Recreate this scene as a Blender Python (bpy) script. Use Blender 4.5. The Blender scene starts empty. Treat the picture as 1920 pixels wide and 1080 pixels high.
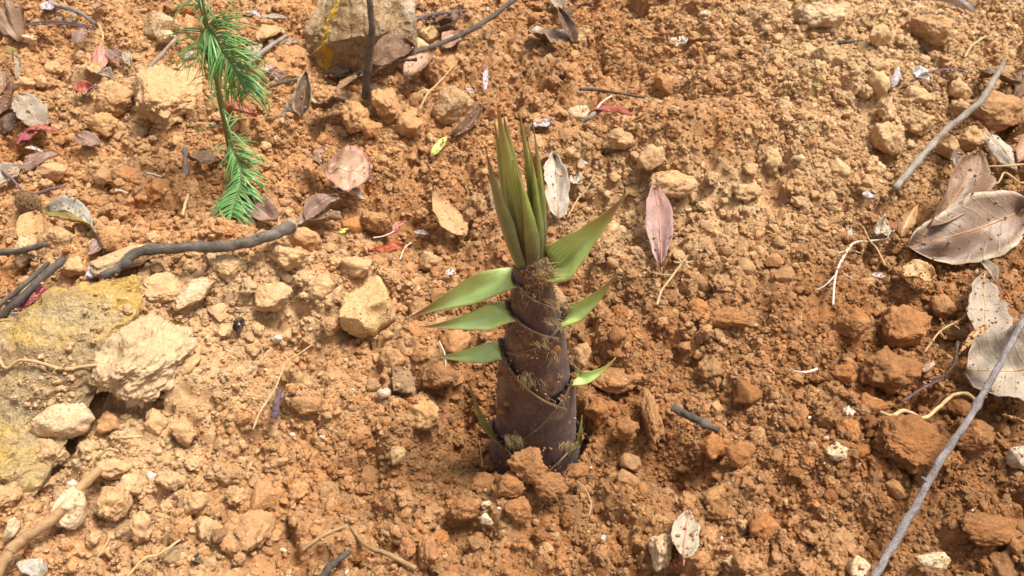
import bpy, bmesh, math, random
import numpy as np
from mathutils import Vector, Matrix, Euler

R = math.radians
rnd = random.Random(7)
nr = np.random.default_rng(11)
scene = bpy.context.scene
COL = scene.collection

# ------------------------------------------------------------------ camera, sky, sun, exposure
CAM_H, PITCH, HFOV = 0.70, 47.0, 56.0
FPX = 960.0 / math.tan(R(HFOV / 2))
cd = bpy.data.cameras.new('camera')
cam = bpy.data.objects.new('camera', cd)
COL.objects.link(cam)
cam.location = (0, 0, CAM_H)
cam.rotation_euler = (R(90 - PITCH), 0, 0)
cd.angle = R(HFOV)
cd.clip_start, cd.clip_end = 0.01, 200
cd.dof.use_dof = True
cd.dof.focus_distance = 0.84
cd.dof.aperture_fstop = 14.0
scene.camera = cam

SUN_DIR = Vector((0.40, 0.15, 1.0)).normalized()
world = bpy.data.worlds.new('World')
scene.world = world
world.use_nodes = True
wn = world.node_tree
bg = wn.nodes['Background']
sky = wn.nodes.new('ShaderNodeTexSky')
sky.sky_type = 'NISHITA'
sky.sun_disc = False
sky.sun_elevation = math.asin(SUN_DIR.z)
sky.sun_rotation = math.atan2(SUN_DIR.x, SUN_DIR.y)
sky.dust_density = 6.0
sky.air_density = 1.0
hs = wn.nodes.new('ShaderNodeHueSaturation')
hs.inputs['Saturation'].default_value = 0.25
wn.links.new(sky.outputs[0], hs.inputs['Color'])
wn.links.new(hs.outputs[0], bg.inputs['Color'])
bg.inputs['Strength'].default_value = 0.076
sd = bpy.data.lights.new('sun', 'SUN')
sun = bpy.data.objects.new('sun', sd)
COL.objects.link(sun)
sun.location = (1, 1.5, 3)
sun.rotation_euler = SUN_DIR.to_track_quat('Z', 'Y').to_euler()
sd.energy = 2.1
sd.angle = R(18)
sd.color = (1.0, 0.965, 0.915)
scene.view_settings.view_transform = 'Standard'
scene.view_settings.look = 'None'
scene.view_settings.exposure = 1.22
scene.view_settings.gamma = 1.0

# ------------------------------------------------------------------ noise
def _h(ix, iy, iz, seed):
    u = np.uint32
    n = ix.astype(np.int32).view(u) * u(374761393) + iy.astype(np.int32).view(u) * u(668265263) + iz.astype(np.int32).view(u) * u(2147483647) + u((seed * 1274126177) & 0xFFFFFFFF)
    n = (n ^ (n >> u(13))) * u(1274126177)
    n = (n ^ (n >> u(16))) * u(2246822519)
    return ((n ^ (n >> u(15))) & u(0xFFFFFF)) * (1.0 / 0xFFFFFF)

def vnoise(x, y, z, seed=0):
    x, y, z = np.broadcast_arrays(np.asarray(x, float), np.asarray(y, float), np.asarray(z, float))
    xi, yi, zi = np.floor(x), np.floor(y), np.floor(z)
    fx, fy, fz = x - xi, y - yi, z - zi
    fx, fy, fz = [f * f * f * (f * (f * 6 - 15) + 10) for f in (fx, fy, fz)]
    out = 0
    for a in (0, 1):
        for b in (0, 1):
            for c in (0, 1):
                w = (fx if a else 1 - fx) * (fy if b else 1 - fy) * (fz if c else 1 - fz)
                out = out + w * _h(xi + a, yi + b, zi + c, seed)
    return out * 2 - 1

def fbm(x, y, z, seed=0, octs=4, gain=0.5):
    s, a = 0, 1.0
    for o in range(octs):
        s = s + a * vnoise(x, y, z, seed + o * 17)
        x, y, z = np.asarray(x) * 2.03 + 3.1, np.asarray(y) * 2.03 + 1.7, np.asarray(z) * 2.03 + 5.3
        a *= gain
    return s

def worley(x, y, cell, seed=0):
    gx, gy = np.floor(x / cell), np.floor(y / cell)
    best = np.full(x.shape, 9.0)
    bid = np.zeros(x.shape)
    zz = np.zeros_like(gx)
    for a in (-1, 0, 1):
        for b in (-1, 0, 1):
            cx, cy = gx + a, gy + b
            jx = (cx + _h(cx, cy, zz, seed)) * cell
            jy = (cy + _h(cx, cy, zz, seed + 5)) * cell
            d = np.hypot(x - jx, y - jy) / cell
            m = d < best
            best = np.where(m, d, best)
            bid = np.where(m, _h(cx, cy, zz, seed + 9), bid)
    return best, bid

# ------------------------------------------------------------------ terrain fields and ray helpers
CP, SP = math.cos(R(PITCH)), math.sin(R(PITCH))

def ray(px, py):
    a, b = (px - 960) / FPX, (540 - py) / FPX
    return np.array([a, CP + b * SP, -SP + b * CP])

def flat(px, py, z=0.0):
    d = ray(px, py)
    t = (z - CAM_H) / d[2]
    return d[0] * t, d[1] * t

def to_px(x, y, z):
    dz = np.asarray(z) - CAM_H
    dep = np.asarray(y) * CP - dz * SP
    up = np.asarray(y) * SP + dz * CP
    return 960 + FPX * np.asarray(x) / dep, 540 - FPX * up / dep, dep

# broad relief: (px, py, radius across m, radius deep m, height m)
RELIEF = [(330, 500, .16, .05, .030), (560, 520, .12, .05, .022), (200, 640, .12, .08, .030), (420, 700, .14, .09, .012),
          (730, 430, .10, .06, -.022), (905, 770, .045, .05, -.030), (1000, 790, .05, .03, -.012), (870, 860, .07, .04, -.004),
          (980, 905, .06, .03, .014), (1240, 290, .13, .06, .034), (1420, 300, .14, .08, .026), (1560, 90, .18, .14, .036),
          (1170, 130, .13, .07, -.016), (1230, 400, .10, .04, -.012), (1270, 850, .028, .028, -.024), (1285, 560, .05, .03, -.012),
          (1700, 740, .05, .03, -.014), (1120, 690, .07, .05, .010), (1430, 560, .12, .06, .008), (1600, 470, .04, .015, -.012),
          (1800, 300, .1, .08, -.010), (350, 190, .10, .07, .020), (780, 190, .12, .05, .014), (660, 250, .10, .05, .006),
          (640, 140, .05, .03, -.018), (1150, 700, .03, .02, -.012), (560, 650, .03, .014, -.012), (1380, 760, .02, .015, -.012)]
RELW = [(*flat(a, b), c, d, e * (1.6 if e < 0 else 1.3)) for a, b, c, d, e in RELIEF]

def gm(x, y):
    x, y = np.asarray(x, float), np.asarray(y, float)
    h = 0.012 * fbm(x * 4.2, y * 4.2, 0.3, 3, 3)
    for cx, cy, rx, ry, e in RELW:
        h = h + e * np.exp(-((x - cx) / rx) ** 2 - ((y - cy) / ry) ** 2)
    far = np.clip((np.hypot(x, y - 0.7) - 1.3) / 4, 0, 1)
    return h + far * 0.5 * fbm(x * .4, y * .4, 0.7, 8, 3)

_gx, _gy = np.arange(-1.6, 1.6, .006), np.arange(-.2, 2.6, .006)
_GM = gm(*np.meshgrid(_gx, _gy))
def gms(x, y):
    u = min(max((x + 1.6) / .006, 0), len(_gx) - 1.001); v = min(max((y + .2) / .006, 0), len(_gy) - 1.001)
    i, j = int(u), int(v)
    a, b = u - i, v - j
    return (_GM[j, i] * (1 - a) + _GM[j, i + 1] * a) * (1 - b) + (_GM[j + 1, i] * (1 - a) + _GM[j + 1, i + 1] * a) * b

def G(px, py, lift=0.0):
    """where the sight line through a photo pixel meets the ground raised by lift"""
    z = 0.0
    a, b = (px - 960) / FPX, (540 - py) / FPX
    d1, d2 = CP + b * SP, -SP + b * CP
    for _ in range(14):
        t = (z - CAM_H) / d2
        z = 0.5 * z + 0.5 * (gms(a * t, d1 * t) + lift)
    t = (z - CAM_H) / d2
    return np.array([a * t, d1 * t, z])

def plane(px, py, y):
    """point of the sight line through a photo pixel on the upright plane at depth y"""
    d = ray(px, py)
    t = y / d[1]
    return np.array([d[0] * t, y, CAM_H + d[2] * t])

def mpp(p):
    return float(p[1] * CP - (p[2] - CAM_H) * SP) / FPX

PRESS = []   # (x, y, r, z): nothing of the loose soil may stand above z here
def press(p, r, dz=0.0):
    PRESS.append((float(p[0]), float(p[1]), float(r), float(p[2] + dz)))

DRY = np.array([
    [.45, .50, .45, .40, .55, .50, .30, .35, .60, .95, .85, .65],
    [.35, .75, .40, .40, .45, .22, .40, .50, .40, .70, .92, .45],
    [.50, .40, .22, .30, .22, .20, .55, .75, .85, .62, .35, .25],
    [.45, .98, 1.0, .98, .60, .28, .25, .28, .22, .12, .12, .15],
    [.92, .95, .80, .52, .34, .15, .12, .22, .16, .10, .08, .12],
    [.85, .92, .68, .40, .28, .14, .08, .16, .18, .18, .08, .10],
    [.55, .66, .48, .32, .25, .18, .14, .20, .28, .22, .10, .10]])
BROWN = np.array([
    [.1, .1, .1, .1, .2, .3, .4, .4, .5, .6, .6, .6],
    [.1, .1, .05, .1, .2, .5, .4, .4, .6, .6, .6, .7],
    [.05, .05, .05, .1, .3, .6, .6, .5, .6, .6, .7, .7],
    [.05, .1, .1, .2, .4, .6, .7, .75, .85, .85, .8, .75],
    [.1, .1, .1, .25, .5, .75, .75, .75, .75, .75, .85, .8],
    [.1, .1, .15, .3, .45, .7, .8, .75, .65, .65, .85, .85],
    [.15, .15, .25, .4, .45, .6, .65, .65, .6, .65, .75, .85]])

def grid_at(T, px, py):
    u = np.clip((px - 80) / 160, 0, 10.999)
    v = np.clip((py - 77) / 154.3, 0, 5.999)
    i, j = np.floor(u).astype(int), np.floor(v).astype(int)
    a, b = u - i, v - j
    return (T[j, i] * (1 - a) + T[j, i + 1] * a) * (1 - b) + (T[j + 1, i] * (1 - a) + T[j + 1, i + 1] * a) * b

C_DRY, C_ORANGE, C_BROWN = np.array([.62, .405, .21]), np.array([.50, .205, .064]), np.array([.26, .116, .043])
C_CREAM = np.array([.72, .56, .34])

def soil_color(dry, brown):
    dry, brown = np.clip(dry, 0, 1)[..., None], np.clip(brown, 0, 1)[..., None]
    wet = C_ORANGE * (1 - brown) + C_BROWN * brown
    return wet * (1 - dry) + C_DRY * dry

def soil_at(x, y, z):
    px, py, dep = to_px(x, y, z)
    w1 = fbm(x * 9, y * 9, .2, 21, 3)
    w2 = fbm(x * 9, y * 9, .2, 31, 3)
    return grid_at(DRY, px + w1 * 60, py + w2 * 45) + .10 * w2, grid_at(BROWN, px, py) + .15 * w1

# ------------------------------------------------------------------ mesh and node helpers
def link(o, parent=None):
    COL.objects.link(o)
    if parent is not None:
        o.parent = parent
    return o

def mesh_of(name, v, f, mat=None, smooth=True, uv=None):
    me = bpy.data.meshes.new(name)
    me.from_pydata(np.asarray(v, float).tolist(), [], f)
    if mat:
        me.materials.append(mat)
    if smooth:
        me.polygons.foreach_set('use_smooth', [True] * len(me.polygons))
    if uv is not None:
        lay = me.uv_layers.new(name='UVMap')
        idx = np.zeros(len(me.loops), int)
        me.loops.foreach_get('vertex_index', idx)
        lay.data.foreach_set('uv', np.asarray(uv, float)[idx].ravel())
    me.update()
    return me

def obj(name, me, parent=None):
    return link(bpy.data.objects.new(name, me), parent)

def empty(name, loc):
    e = bpy.data.objects.new(name, None)
    e.empty_display_size = 0.02
    e.location = tuple(map(float, loc))
    return link(e)

def tag(o, label, cat, group=None):
    o['label'], o['category'] = label, cat
    if group:
        o['group'] = group
    return o

def sheet(P, thick, uv=None, normals=None):
    """closed thin solid from a grid of points P[nu, nv, 3]"""
    nu, nv, _ = P.shape
    if normals is None:
        du, dv = np.gradient(P, axis=0), np.gradient(P, axis=1)
        n = np.cross(dv, du)
        n /= np.linalg.norm(n, axis=2, keepdims=True) + 1e-12
    else:
        n = normals
    V = np.concatenate([P.reshape(-1, 3), (P - n * thick).reshape(-1, 3)])
    N = nu * nv
    F = []
    for i in range(nu - 1):
        for j in range(nv - 1):
            a, b, c, d = i * nv + j, i * nv + j + 1, (i + 1) * nv + j + 1, (i + 1) * nv + j
            F.append((a, b, c, d))
            F.append((N + d, N + c, N + b, N + a))
    rim = [j for j in range(nv)] + [i * nv + nv - 1 for i in range(1, nu)] + [(nu - 1) * nv + j for j in range(nv - 2, -1, -1)] + [i * nv for i in range(nu - 2, 0, -1)]
    for k in range(len(rim)):
        a, b = rim[k], rim[(k + 1) % len(rim)]
        F.append((a, N + a, N + b, b))
    if uv is None:
        t, v = np.meshgrid(np.linspace(0, 1, nu), np.linspace(0, 1, nv), indexing='ij')
        uv = np.stack([t, v], -1)
    U = np.concatenate([uv.reshape(-1, 2), uv.reshape(-1, 2)])
    return V, F, U

def tube(pts, rad, sides=8, seed=0, rough=0.0):
    pts = np.asarray(pts, float)
    n = len(pts)
    rad = np.broadcast_to(np.asarray(rad, float), (n,))
    T = np.gradient(pts, axis=0)
    T /= np.linalg.norm(T, axis=1, keepdims=True) + 1e-12
    ref = np.array([0.13, 0.21, 1.0]) if abs(T[:, 2]).mean() < .8 else np.array([1.0, .1, 0])
    V, F, U = [], [], []
    for i in range(n):
        a = np.cross(T[i], ref); a /= np.linalg.norm(a)
        b = np.cross(T[i], a)
        for k in range(sides):
            th = 2 * math.pi * k / sides
            q = rad[i]
            if rough:
                q *= 1 + rough * float(vnoise(i * .45 + seed, math.cos(th) * 1.3, math.sin(th) * 1.3, seed))
            V.append(pts[i] + a * math.cos(th) * q + b * math.sin(th) * q)
            U.append((i / (n - 1), k / sides))
    for i in range(n - 1):
        for k in range(sides):
            a, b = i * sides + k, i * sides + (k + 1) % sides
            F.append((a, a + sides, b + sides, b))
    F.append(tuple(range(sides)))
    F.append(tuple(range((n - 1) * sides, n * sides))[::-1])
    return V, F, U

def catmull(P, per=8):
    P = [np.asarray(p, float) for p in P]
    if len(P) == 2:
        return np.array([P[0] + (P[1] - P[0]) * t for t in np.linspace(0, 1, per + 1)])
    Q = [2 * P[0] - P[1]] + P + [2 * P[-1] - P[-2]]
    out = []
    for i in range(1, len(Q) - 2):
        for t in np.linspace(0, 1, per, endpoint=False):
            a, b, c, d = Q[i - 1:i + 3]
            out.append(.5 * ((2 * b) + (c - a) * t + (2 * a - 5 * b + 4 * c - d) * t * t + (3 * b - a - 3 * c + d) * t ** 3))
    out.append(P[-1])
    return np.array(out)

class NT:
    def __init__(s, name):
        s.m = bpy.data.materials.new(name)
        s.m.use_nodes = True
        s.t = s.m.node_tree
        s.b = s.t.nodes['Principled BSDF']
    def n(s, kind, **kw):
        nd = s.t.nodes.new('ShaderNode' + kind)
        for k, v in kw.items():
            if k in nd.inputs.keys():
                nd.inputs[k].default_value = v
            else:
                setattr(nd, k, v)
        return nd
    def l(s, a, b):
        s.t.links.new(a, b)
    def mix(s, fac, a, b, mode='MIX'):
        nd = s.n('MixRGB', blend_type=mode)
        for i, x in ((0, fac), (1, a), (2, b)):
            if hasattr(x, 'is_output'):
                s.l(x, nd.inputs[i])
            elif i == 0:
                nd.inputs[0].default_value = x
            else:
                nd.inputs[i].default_value = (*x, 1) if len(x) == 3 else x
        return nd.outputs[0]
    def math(s, op, a, b=0.0):
        nd = s.n('Math', operation=op)
        for i, x in ((0, a), (1, b)):
            if hasattr(x, 'is_output'):
                s.l(x, nd.inputs[i])
            else:
                nd.inputs[i].default_value = x
        return nd.outputs[0]
    def ramp(s, fac, stops):
        nd = s.n('ValToRGB')
        el = nd.color_ramp.elements
        while len(el) < len(stops):
            el.new(0.5)
        for e, (p, c) in zip(el, stops):
            e.position = p
            e.color = (*c, 1) if not isinstance(c, (int, float)) else (c, c, c, 1)
        s.l(fac, nd.inputs[0])
        return nd.outputs[0]
    def noise(s, vec, scale, detail=4, rough=.55, dist=0.0):
        nd = s.n('TexNoise', Scale=scale, Detail=detail, Roughness=rough, Distortion=dist)
        if vec is not None:
            s.l(vec, nd.inputs['Vector'])
        return nd.outputs['Fac']
    def bump(s, h, dist, strength=1.0, nrm=None):
        nd = s.n('Bump', Strength=strength, Distance=dist)
        s.l(h, nd.inputs['Height'])
        if nrm is not None:
            s.l(nrm, nd.inputs['Normal'])
        return nd.outputs[0]

def soil_material(name, source, local_scale=1.0):
    """source: 'ground' (colour layer), 'instance' (colour per crumb) or 'object' (colour per clod)"""
    T = NT(name)
    if source == 'object':
        col = T.n('ObjectInfo').outputs['Color']
    else:
        a = T.n('Attribute', attribute_name='soil_col')
        a.attribute_type = 'GEOMETRY' if source == 'ground' else 'INSTANCER'
        col = a.outputs['Color']
    geo = T.n('NewGeometry')
    pos = geo.outputs['Position']
    n1 = T.noise(pos, 90, 4, .6)
    n2 = T.noise(pos, 420, 3, .6)
    n3 = T.noise(pos, 30, 3, .5)
    v = T.math('ADD', T.math('MULTIPLY', n1, .55), T.math('MULTIPLY', n2, .45))
    shade = T.ramp(v, [(.30, .62), (.5, 1.0), (.72, 1.30)])
    c = T.mix(1.0, col, shade, 'MULTIPLY')
    c = T.mix(T.ramp(n3, [(.45, 0.0), (.75, .35)]), c, T.mix(1.0, c, (1.25, 1.02, .85), 'MULTIPLY'))
    sp = T.noise(pos, 260, 2, .5)
    c = T.mix(T.ramp(sp, [(.70, 0.0), (.76, .55)]), c, (.70, .58, .42))
    T.l(c, T.b.inputs['Base Color'])
    T.b.inputs['Roughness'].default_value = .95
    T.b.inputs['Specular IOR Level'].default_value = .15
    h1 = T.noise(pos, 330, 5, .65)
    h2 = T.noise(pos, 1100, 3, .6)
    nb = T.bump(h1, .0035, .9)
    T.l(T.bump(h2, .0009, .8, nb), T.b.inputs['Normal'])
    return T.m

M_GROUND = soil_material('soil_ground', 'ground')
M_CRUMB = soil_material('soil_crumb', 'instance')
M_CLOD = soil_material('soil_clod', 'object')

def leaf_material(name, c1, c2, rib, rough=.55, blotch=18, spots=0.0, half=None, edge=None, veins=.5):
    T = NT(name)
    uv = T.n('UVMap').outputs[0]
    sep = T.n('SeparateXYZ'); T.l(uv, sep.inputs[0])
    t, v = sep.outputs[0], sep.outputs[1]
    av = T.math('ABSOLUTE', T.math('SUBTRACT', v, .5))
    pos = T.n('NewGeometry').outputs['Position']
    nz = T.noise(pos, blotch, 5, .62, .6)
    c = T.mix(T.ramp(nz, [(.36, 0.0), (.64, 1.0)]), c1, c2)
    if half is not None:
        c = T.mix(T.ramp(T.math('ADD', v, T.math('MULTIPLY', T.math('SUBTRACT', nz, .5), .06)), [(.49, 0.0), (.52, 1.0)]), c, T.mix(T.ramp(nz, [(.35, 0.), (.7, 1.)]), half, tuple(x * .8 for x in half)))
    fine = T.noise(pos, 500, 3, .6)
    c = T.mix(.5, c, T.mix(1.0, c, T.ramp(fine, [(.3, .6), (.7, 1.3)]), 'MULTIPLY'))
    if edge is not None:
        c = T.mix(T.ramp(T.math('ADD', av, T.math('MULTIPLY', nz, .16)), [(.46, 0.0), (.58, .9)]), c, edge)
    c = T.mix(T.ramp(av, [(.0, 1.0), (.022, .85), (.04, 0.0)]), c, rib)
    w = T.math('SINE', T.math('MULTIPLY', T.math('SUBTRACT', t, T.math('MULTIPLY', av, .42)), 62.0))
    vl = T.ramp(w, [(.80, 0.0), (1.0, 1.0)])
    c = T.mix(T.math('MULTIPLY', vl, .12 * veins), c, rib)
    if spots:
        sp = T.noise(pos, 240, 2, .4)
        c = T.mix(T.ramp(sp, [(.68, 0.0), (.74, spots)]), c, (.04, .025, .018))
    # adhering dust
    du = T.noise(pos, 75, 4, .7)
    c = T.mix(T.ramp(du, [(.56, 0.0), (.78, .55)]), c, (.50, .31, .15))
    T.l(c, T.b.inputs['Base Color'])
    T.b.inputs['Roughness'].default_value = rough
    T.b.inputs['Specular IOR Level'].default_value = .35
    hh = T.math('ADD', T.math('MULTIPLY', vl, .5), T.math('MULTIPLY', nz, 1.4))
    T.l(T.bump(hh, .0012, .5), T.b.inputs['Normal'])
    return T.m

ML = {
    'tan': leaf_material('leaf_tan', (.50, .30, .13), (.36, .19, .075), (.56, .38, .20), .5, 22),
    'pinktan': leaf_material('leaf_pink_tan', (.46, .28, .175), (.35, .19, .11), (.52, .35, .23), .42, 20, edge=(.33, .15, .12)),
    'brown': leaf_material('leaf_brown', (.28, .17, .10), (.18, .10, .058), (.36, .19, .09), .45, 16, .4),
    'brownpale': leaf_material('leaf_brown_pale', (.255, .165, .11), (.16, .098, .066), (.36, .20, .11), .45, 14, .3, edge=(.46, .36, .24)),
    'grey': leaf_material('leaf_grey', (.36, .285, .205), (.26, .20, .142), (.42, .28, .16), .55, 20, .5),
    'greywhite': leaf_material('leaf_grey_white', (.48, .40, .31), (.36, .28, .20), (.5, .42, .32), .6, 30, .5),
    'dark': leaf_material('leaf_dark', (.105, .062, .045), (.17, .10, .065), (.20, .12, .08), .4, 22),
    'darkbrown': leaf_material('leaf_dark_brown', (.17, .085, .04), (.10, .05, .028), (.24, .12, .06), .6, 20),
    'mauve': leaf_material('leaf_mauve', (.28, .17, .125), (.19, .105, .078), (.42, .26, .20), .42, 22),
    'mauvespot': leaf_material('leaf_mauve_spotted', (.37, .215, .18), (.28, .175, .14), (.52, .22, .17), .45, 34, .75),
    'pink': leaf_material('leaf_pink', (.62, .25, .19), (.52, .19, .14), (.75, .40, .34), .4, 26),
    'magenta': leaf_material('leaf_magenta', (.34, .07, .09), (.25, .05, .06), (.5, .15, .18), .35, 26),
    'red': leaf_material('leaf_red', (.33, .065, .045), (.42, .12, .085), (.45, .16, .12), .38, 26),
    'orange': leaf_material('leaf_orange', (.40, .085, .02), (.30, .055, .016), (.55, .14, .03), .33, 40, .5),
    'halfgreen': leaf_material('leaf_half_green', (.20, .19, .05), (.33, .20, .06), (.42, .33, .16), .4, 24, .5, half=(.52, .49, .42)),
    'greenpink': leaf_material('leaf_green_pink', (.40, .315, .225), (.34, .30, .20), (.58, .22, .16), .42, 30, .6),
    'yellowgreen': leaf_material('leaf_yellow_green', (.58, .56, .14), (.50, .52, .13), (.66, .66, .3), .4, 30),
    'green': leaf_material('leaf_green', (.09, .22, .05), (.16, .22, .05), (.22, .32, .10), .35, 30),
    'white': leaf_material('leaf_white', (.74, .70, .66), (.62, .57, .52), (.7, .66, .6), .5, 60),
    'lavender': leaf_material('leaf_lavender', (.48, .42, .44), (.38, .32, .34), (.5, .44, .44), .5, 40),
}

def bark_material(name, c1, c2, rough=.8, scale=60, bump=.003):
    T = NT(name)
    uv = T.n('UVMap').outputs[0]
    mp = T.n('Mapping'); mp.inputs['Scale'].default_value = (9, 3.2, 1)
    T.l(uv, mp.inputs[0])
    pos = T.n('NewGeometry').outputs['Position']
    a = T.noise(pos, scale, 5, .65)
    s = T.noise(mp.outputs[0], 7, 6, .7, .3)
    f = T.math('ADD', T.math('MULTIPLY', a, .5), T.math('MULTIPLY', s, .5))
    c = T.mix(T.ramp(f, [(.42, 0.), (.56, 1.)]), c1, c2)
    du = T.noise(pos, 45, 4, .7)
    c = T.mix(T.ramp(du, [(.60, 0.0), (.78, .5)]), c, (.45, .28, .14))
    T.l(c, T.b.inputs['Base Color'])
    T.b.inputs['Roughness'].default_value = rough
    T.b.inputs['Specular IOR Level'].default_value = .25
    T.l(T.bump(T.math('ADD', s, T.noise(pos, 600, 3, .6)), bump, .8), T.b.inputs['Normal'])
    return T.m

MB = {
    'grey': bark_material('bark_grey', (.25, .205, .155), (.11, .088, .068)),
    'dark': bark_material('bark_dark', (.085, .065, .055), (.16, .125, .10)),
    'purple': bark_material('bark_purple', (.15, .085, .10), (.25, .17, .17)),
    'pale': bark_material('bark_pale', (.46, .38, .30), (.30, .235, .18)),
    'silver': bark_material('bark_silver', (.40, .35, .32), (.20, .165, .155), .6),
    'root': bark_material('root_cream', (.60, .42, .22), (.46, .29, .13), .75, 90, .0006),
    'rootwhite': bark_material('root_white', (.74, .64, .54), (.60, .50, .40), .7, 90, .0004),
    'rootbrown': bark_material('root_brown', (.42, .26, .12), (.30, .17, .08), .8, 80, .0008),
    'stem': bark_material('seedling_stem', (.24, .17, .055), (.15, .18, .055), .6, 70, .0005),
    'scar': bark_material('wood_scar', (.62, .48, .30), (.45, .32, .18), .8),
}

def rock_material(name, kind):
    T = NT(name)
    pos = T.n('NewGeometry').outputs['Position']
    tc = T.n('TexCoord').outputs['Object']
    big, mid, fine = T.noise(pos, 14, 5, .6, .5), T.noise(pos, 60, 5, .65), T.noise(pos, 420, 4, .65)
    if kind == 'slab':
        mp = T.n('Mapping'); mp.inputs['Rotation'].default_value = (0, 0, R(-48)); mp.inputs['Scale'].default_value = (1.6, 4.5, 4)
        T.l(pos, mp.inputs[0])
        st = T.noise(mp.outputs[0], 3.4, 6, .62, 1.6)
        st2 = T.noise(mp.outputs[0], 4.5, 6, .66, 1.8)
        c = T.mix(T.ramp(st2, [(.36, 0.), (.64, 1.)]), (.42, .29, .14), (.22, .135, .070))
        c = T.mix(T.ramp(st, [(.44, 0.), (.60, .85)]), c, T.mix(mid, (.40, .22, .05), (.62, .42, .12)))
        c = T.mix(T.ramp(big, [(.52, 0.), (.68, .7)]), c, (.42, .32, .185))
        c = T.mix(T.ramp(mid, [(.62, 0.), (.72, .85)]), c, (.62, .54, .42))
    elif kind == 'ochre':
        mp = T.n('Mapping'); mp.inputs['Scale'].default_value = (7, 1.5, 4); mp.inputs['Rotation'].default_value = (0, 0, R(-14))
        T.l(tc, mp.inputs[0])
        st = T.noise(mp.outputs[0], 3.0, 4, .55, .3)
        c = T.ramp(st, [(.34, (.15, .105, .065)), (.46, (.34, .20, .09)), (.53, (.40, .29, .17)), (.60, (.28, .17, .075)), (.70, (.44, .35, .24))])
        sx = T.n('SeparateXYZ'); T.l(tc, sx.inputs[0])
        band = T.math('ABSOLUTE', T.math('ADD', T.math('SUBTRACT', sx.outputs[0], T.math('MULTIPLY', sx.outputs[1], .55)), T.math('ADD', .034, T.math('ADD', T.math('MULTIPLY', T.math('SUBTRACT', big, .5), .06), T.math('MULTIPLY', T.math('SUBTRACT', mid, .5), .035)))))
        c = T.mix(T.ramp(band, [(.004, .95), (.013, 0.0)]), c, T.mix(mid, (.42, .23, .02), (.72, .46, .08)))
        c = T.mix(T.ramp(mid, [(.58, 0.), (.75, .7)]), c, (.24, .18, .15))
    else:
        base = {'cream': (.70, .52, .33), 'tan': (.60, .40, .19), 'grey': (.46, .41, .33), 'stone': (.58, .42, .24), 'white': (.64, .53, .42), 'brownstone': (.28, .175, .10), 'black': (.03, .026, .03)}[kind]
        c = T.mix(T.ramp(big, [(.38, 0.), (.62, 1.)]), base, tuple(x * k for x, k in zip(base, (.84, .76, .68))))
        c = T.mix(T.ramp(mid, [(.62, 0.), (.76, .22)]), c, tuple(x * .6 for x in base))
        c = T.mix(T.ramp(T.noise(pos, 55, 4, .7), [(.46, 0.), (.70, .7)]), c, (.50, .30, .13))
    c = T.mix(1.0, c, T.ramp(fine, [(.3, .62), (.7, 1.28)]), 'MULTIPLY')
    du = T.noise(pos, 38, 4, .7)
    c = T.mix(T.ramp(du, [(.60, 0.0), (.80, .5)]), c, (.52, .30, .13))
    T.l(c, T.b.inputs['Base Color'])
    T.b.inputs['Roughness'].default_value = .9
    T.b.inputs['Specular IOR Level'].default_value = .2
    nb = T.bump(mid, .009 if kind in ('slab', 'ochre') else .004, .8)
    if kind == 'slab':
        nb = T.bump(st2, .007, .7, nb)
    T.l(T.bump(fine, .0018, .8, nb), T.b.inputs['Normal'])
    return T.m

MR = {k: rock_material('rock_' + k, k) for k in ('slab', 'ochre', 'cream', 'tan', 'grey', 'stone', 'white', 'brownstone', 'black')}

# ------------------------------------------------------------------ clod shapes
_ICO = {}
def ico(sub):
    if sub not in _ICO:
        bm = bmesh.new()
        bmesh.ops.create_icosphere(bm, subdivisions=sub, radius=1.0)
        v = np.array([p.co[:] for p in bm.verts])
        f = [tuple(q.index for q in p.verts) for p in bm.faces]
        bm.free()
        _ICO[sub] = (v, f)
    return _ICO[sub]

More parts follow.
